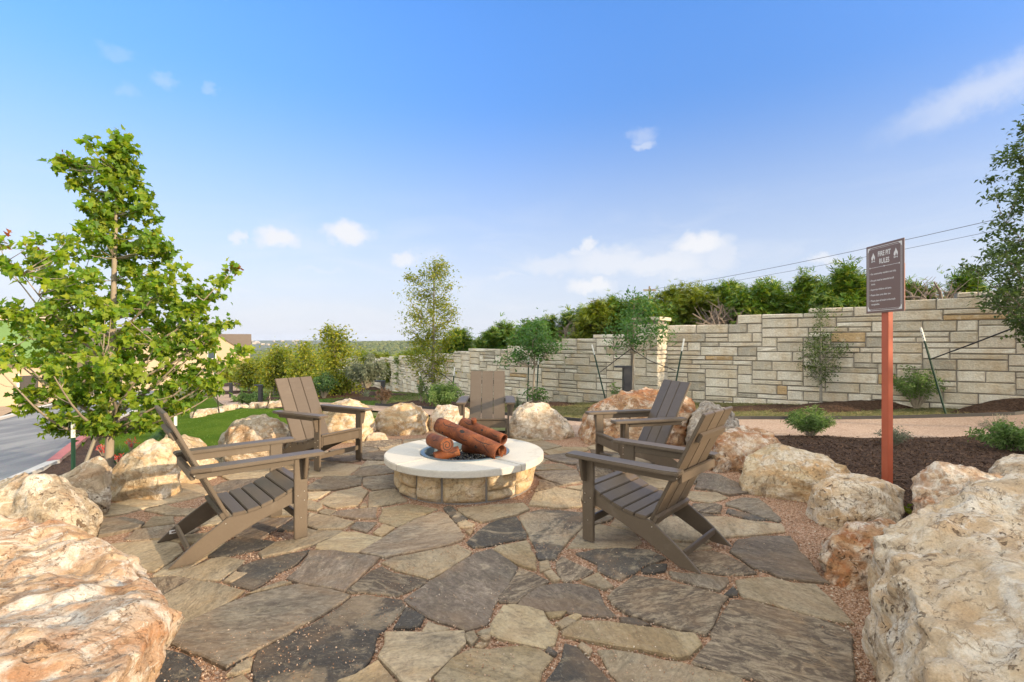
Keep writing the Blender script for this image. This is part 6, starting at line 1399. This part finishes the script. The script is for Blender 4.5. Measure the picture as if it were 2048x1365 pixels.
# ------------------------------------------------------------------ buildings
def house(name, label, x, y, rot, z, W_, D_, H_, roofh, wallm, roofm, ridge='x', windows=(), z_sink=1.0, over=.35):
    """box house; ridge along local x or y; windows (face, u, v, w, h) on faces -y (front) or +x (side)"""
    root = empty(name, (x, y, z), rot); tag(root, label, 'house')
    m_ = MB(); m_.box((-W_/2, -D_/2, -z_sink), (W_/2, D_/2, H_))
    if roofh: m_.prism([(-D_/2, H_ + .002), (D_/2, H_ + .002), (0, H_ + roofh)], -W_/2, W_/2) if ridge == 'x' else m_.prism([(-W_/2, H_ + .002), (W_/2, H_ + .002), (0, H_ + roofh)], -D_/2, D_/2, 'y')
    m_.build('wall', M[wallm], root)
    r_ = MB(); t_ = .22
    if roofh:
        half, ln = (D_/2, W_/2 + over) if ridge == 'x' else (W_/2, D_/2 + over); k = roofh / half
        for sg in (-1, 1):
            pr_ = [(0, H_ + roofh + .03), (sg * (half + over), H_ + .03 - over * k), (sg * (half + over), H_ + .03 - over * k + t_), (0, H_ + roofh + .03 + t_)]
            rr_ = MB(); rr_.prism(pr_, -ln, ln, 'x' if ridge == 'x' else 'y'); rr_.build('roof', M[roofm], root)
    else: MB().box((-W_/2 - .2, -D_/2 - .2, H_ + .002), (W_/2 + .2, D_/2 + .2, H_ + .25)).build('roof', M[roofm], root)
    for (face, u, v, ww, hh, kind) in windows:
        g_ = kind
        if face == 'f': a, b, fa, fb = (u - ww/2, -D_/2 - .03, v), (u + ww/2, -D_/2 + .02, v + hh), (u - ww/2 - .08, -D_/2 - .05, v - .08), (u + ww/2 + .08, -D_/2 + .01, v + hh + .08)
        else: a, b, fa, fb = (W_/2 - .02, u - ww/2, v), (W_/2 + .03, u + ww/2, v + hh), (W_/2 - .01, u - ww/2 - .08, v - .08), (W_/2 + .05, u + ww/2 + .08, v + hh + .08)
        fr = MB()
        (x0, y0, z0), (x1, y1, z1) = fa, fb
        if face == 'f': fr.box((x0, y0, z0), (x0 + .08, y1, z1)).box((x1 - .08, y0, z0), (x1, y1, z1)).box((x0 + .08, y0, z0), (x1 - .08, y1, z0 + .08)).box((x0 + .08, y0, z1 - .08), (x1 - .08, y1, z1))
        else: fr.box((x0, y0, z0), (x1, y0 + .08, z1)).box((x0, y1 - .08, z0), (x1, y1, z1)).box((x0, y0 + .08, z0), (x1, y1 - .08, z0 + .08)).box((x0, y0 + .08, z1 - .08), (x1, y1 - .08, z1))
        f_ = fr.build('door' if g_ == 'door' else 'window', M['trimw'], root); MB().box(a, b).build('pane' if g_ != 'door' else 'door_leaf', M['winglass' if g_ != 'door' else 'dark'], f_)
    return root
h1 = house('beige_house', 'beige house with steep brown roof beyond the far end of the path', -46.4, 76, R(27), -4.5, 8.2, 10, 5.0, 2.9, 'stucco', 'roof', 'y', over=.12, windows=[('f', -1.5, 3.0, 1.1, 1.4, 'win'), ('f', 1.9, .6, 1.2, 1.6, 'win'), ('f', -1.8, .2, 1.1, 2.0, 'door'), ('f', 1.0, 3.4, .9, 1.2, 'win')])
MB().box((4.11, -2.6, -1), (5.8, 4.6, 4.9)).build('side_wing', M['stucco'], h1)
for (y0_, y1_) in ((-3.0, 1.0), (5.0, 1.0)):
    MB().prism([(y0_, 4.75), (y1_, 6.8), (y1_, 7.0), (y0_, 4.95)], 1.2, 6.0, 'x').build('wing_roof', M['roof'], h1)
MB().prism([(-2.6, 4.902), (4.6, 4.902), (1.0, 6.75)], 4.12, 5.8, 'x').build('wing_gable', M['stucco'], h1)
house('far_beige_house', 'lower beige house seen through the young tree leaves', -44, 56, R(-20), -4.2, 14, 9, 4.6, 2.2, 'stucco2', 'roof', 'x', [('f', -4, 1.2, 1.2, 1.5, 'win'), ('f', 0, 1.2, 1.2, 1.5, 'win'), ('f', 4, .1, 1.1, 2.1, 'door'), ('f', -2, 1.2, 1.2, 1.5, 'win')])
g = empty('garage', (-36.2, 34.8, gz(-36, 34.8))); g.rotation_euler = (0, 0, R(-24)); tag(g, 'small flat-roofed tan garage on the far side of the road', 'garage')
MB().box((-3.2, -2.5, -1), (3.2, 2.5, 2.75)).build('wall', M['stucco2'], g); MB().box((-3.35, -2.65, 2.752), (3.35, 2.65, 2.95)).build('roof', M['roof'], g)
dr = MB().box((3.18, .2, .1), (3.23, 1.2, 2.2)).build('door', M['dark'], g); MB().box((3.21, .05, .05), (3.27, .18, 2.35)).build('door_frame', M['trimw'], dr)
MB().box((2.9, 1.4, 0), (3.6, 2.9, 2.74)).build('column', M['stucco'], g)
gh = house('green_house', 'unfinished house with bright green wall sheathing above the garage', -46.5, 43, R(-20), gz(-46, 43) + .2, 9.5, 8, 6.9, 0, 'sheath', 'roof2', 'x', [('f', -1.5, 3.6, 1.0, 1.6, 'win'), ('f', 2.8, 3.4, 1.1, 1.7, 'win'), ('f', .6, .6, 1.3, 2, 'win'), ('s', 0, 3.4, 1.4, 1.5, 'win')])
MB().prism([(-4.5, 7.16), (4.5, 7.16), (3.9, 7.6), (-3.9, 7.6)], -5.2, 5.2).build('roof_decking', M['roof2'], gh)
MB().box((-4.8, -4.07, 2.9), (4.8, -4.0, 3.1)).build('floor_band', M['stake_wood'], gh)
# tiny houses on the far hills
for k in range(34):
    if k < 20: px = rs.uniform(490, 640); r_ = rs.uniform(2700, 3500)
    else: px = rs.uniform(650, 960); r_ = rs.uniform(760, 930)
    t_ = (px - 1024) / FPX; y = r_ / math.hypot(1, t_); x = t_ * y; z = gz(x, y); s_ = (5 if k < 20 else 1.9) * rs.uniform(.7, 1.4)
    ht = empty('hillside_house', (x, y, z), rs.uniform(-.6, .6)); tag(ht, 'one of the tiny pale houses dotting the distant ridge' if k < 20 else 'tiny pale house on the nearer wooded hill', 'house', 'houses on the distant ridge' if k < 20 else 'houses on the nearer wooded hill')
    MB().box((-s_*1.4, -s_*.8, -3), (s_*1.4, s_*.8, s_*.9)).build('wall', M['stucco'], ht); MB().prism([(-s_*.95, s_*.9), (s_*.95, s_*.9), (0, s_*1.4)], -s_*1.5, s_*1.5).build('roof', M['roof2'], ht)
# woods on the slopes
n = 15000; a = np.arctan((rng.uniform(250, 1250, n) - 1024) / FPX); r_ = np.sqrt(rng.uniform(110 ** 2, 1000 ** 2, n)) ; x = r_ * np.sin(a); y = r_ * np.cos(a)
ok = fbm(np.c_[x / 90, y / 90, x * 0], 3) > -.35; x, y, r_ = x[ok], y[ok], r_[ok]
bm = bmesh.new(); bmesh.ops.create_icosphere(bm, subdivisions=2, radius=1); bm.verts.ensure_lookup_table(); iv = np.array([v.co[:] for v in bm.verts]); iff = np.array([[v.index for v in f.verts] for f in bm.faces]); bm.free()
iv = iv * (1 + .28 * pn(iv * 2.3 + 4))[:, None] * np.array([1, 1, .85]); nn = len(x)
sz = rng.uniform(1.8, 4.0, nn)
scatter('forest', iv, iff, np.c_[x, y, GZ(x, y) + sz * .35], np.tile([0, 0, 1.0], (nn, 1)) + rng.normal(size=(nn, 3)) * .15, sz, M['forest'], kind='stuff', smooth=False)

# ------------------------------------------------------------------ power line
def pole(label, px, d, ytop, arm):
    x, y, zt = Wp(px, ytop, d); zb = gz(x, y); root = empty('utility_pole', (x, y, zb)); tag(root, label, 'utility pole')
    MB().tube([(0, 0, -1), (0, 0, zt - zb)], [.16, .11], 8).build('post', M['pole'], root)
    MB().box((-arm/2, -.13, zt - zb - .6), (arm/2, -.20, zt - zb - .4)).build('crossarm', M['pole'], root)
pole('thin utility pole rising among the junipers left of the pillar', 1299, 62, 573, 1.6)
pole('far utility pole with a crossarm above the junipers', 1196, 105, 598, 3.2)
def cable(label, pts, r):
    P = []
    for a, b in zip(pts[:-1], pts[1:]):
        a, b = Vector(a), Vector(b); L = (b-a).length
        for i in range(12): t_ = i / 12; P.append(a.lerp(b, t_) - Vector((0, 0, L * .012 * 4 * t_ * (1 - t_))))
    P.append(Vector(pts[-1])); tag(MB().tube(P, r, 5).build('power_cable', M['wire']), label, 'cable', 'overhead power cables')
cable('upper one of the two overhead cables crossing behind the sign', [Wp(2500, 318, 26), Wp(1299, 580, 62), Wp(1190, 601, 105), Wp(960, 666, 260)], .022)
cable('lower one of the two overhead cables crossing behind the sign', [Wp(2500, 350, 26), Wp(1299, 588, 62), Wp(1200, 605, 105), Wp(990, 664, 260)], .016)

# ------------------------------------------------------------------ trees outside the frame on the sun's side (they cast the long shade over the patio)
def shade_tree(x, y, h, r_, seed, label, clear=.3):
    root = empty('yard_tree', (x, y, gz(x, y))); tag(root, label, 'tree', 'trees beside the camera on the sunny side'); r2 = np.random.default_rng(seed); n = 900
    u = r2.normal(size=(n, 3)); u /= np.linalg.norm(u, axis=1)[:, None]; u *= r2.random(n)[:, None] ** .4; c = u * np.array([r_, r_, h * (1 - clear) / 2]) + np.array([0, 0, h * (1 + clear) / 2])
    MB().tube([(0, 0, -.2), (0, 0, h * .8)], [.14, .04], 8).build('trunk', M['bark'], root, smooth=True)
    pos = np.repeat(c, 12, 0) + r2.normal(size=(n * 12, 3)) * .16; nr = r2.normal(size=pos.shape); nr[:, 2] += .3
    scatter('crown', DIA[0], DIA[1], pos, nr, r2.uniform(.12, .24, len(pos)), M['oak'], root); return root
SH = [(15.0, -1.5, 4.4, 2.0), (14.5, -5.5, 4.4, 2.3), (15, -10, 4.3, 2.4)]
for i, (x, y, h, r_) in enumerate(SH): shade_tree(x, y, h, r_, 200 + i, ['leafy yard tree outside the right edge, nearest to the wall', 'tallest leafy yard tree outside the right edge', 'leafy yard tree outside the right edge, farthest from the wall'][i])

# ------------------------------------------------------------------ air
hz = MB().box((-5300, -5300, -120), (5300, 5300, 62)).build('haze'); hz['kind'] = 'stuff'
m = bpy.data.materials.new('pale_air'); m.use_nodes = True; nt = m.node_tree; nt.nodes.clear()
o = nt.nodes.new('ShaderNodeOutputMaterial'); v = nt.nodes.new('ShaderNodeVolumePrincipled'); nt.links.new(v.outputs[0], o.inputs['Volume'])
v.inputs['Color'].default_value = (.80, .88, 1, 1); v.inputs['Density'].default_value = .00011; v.inputs['Anisotropy'].default_value = .2
hz.data.materials.append(m); m.cycles.homogeneous_volume = True
sc.cycles.volume_bounces = 0
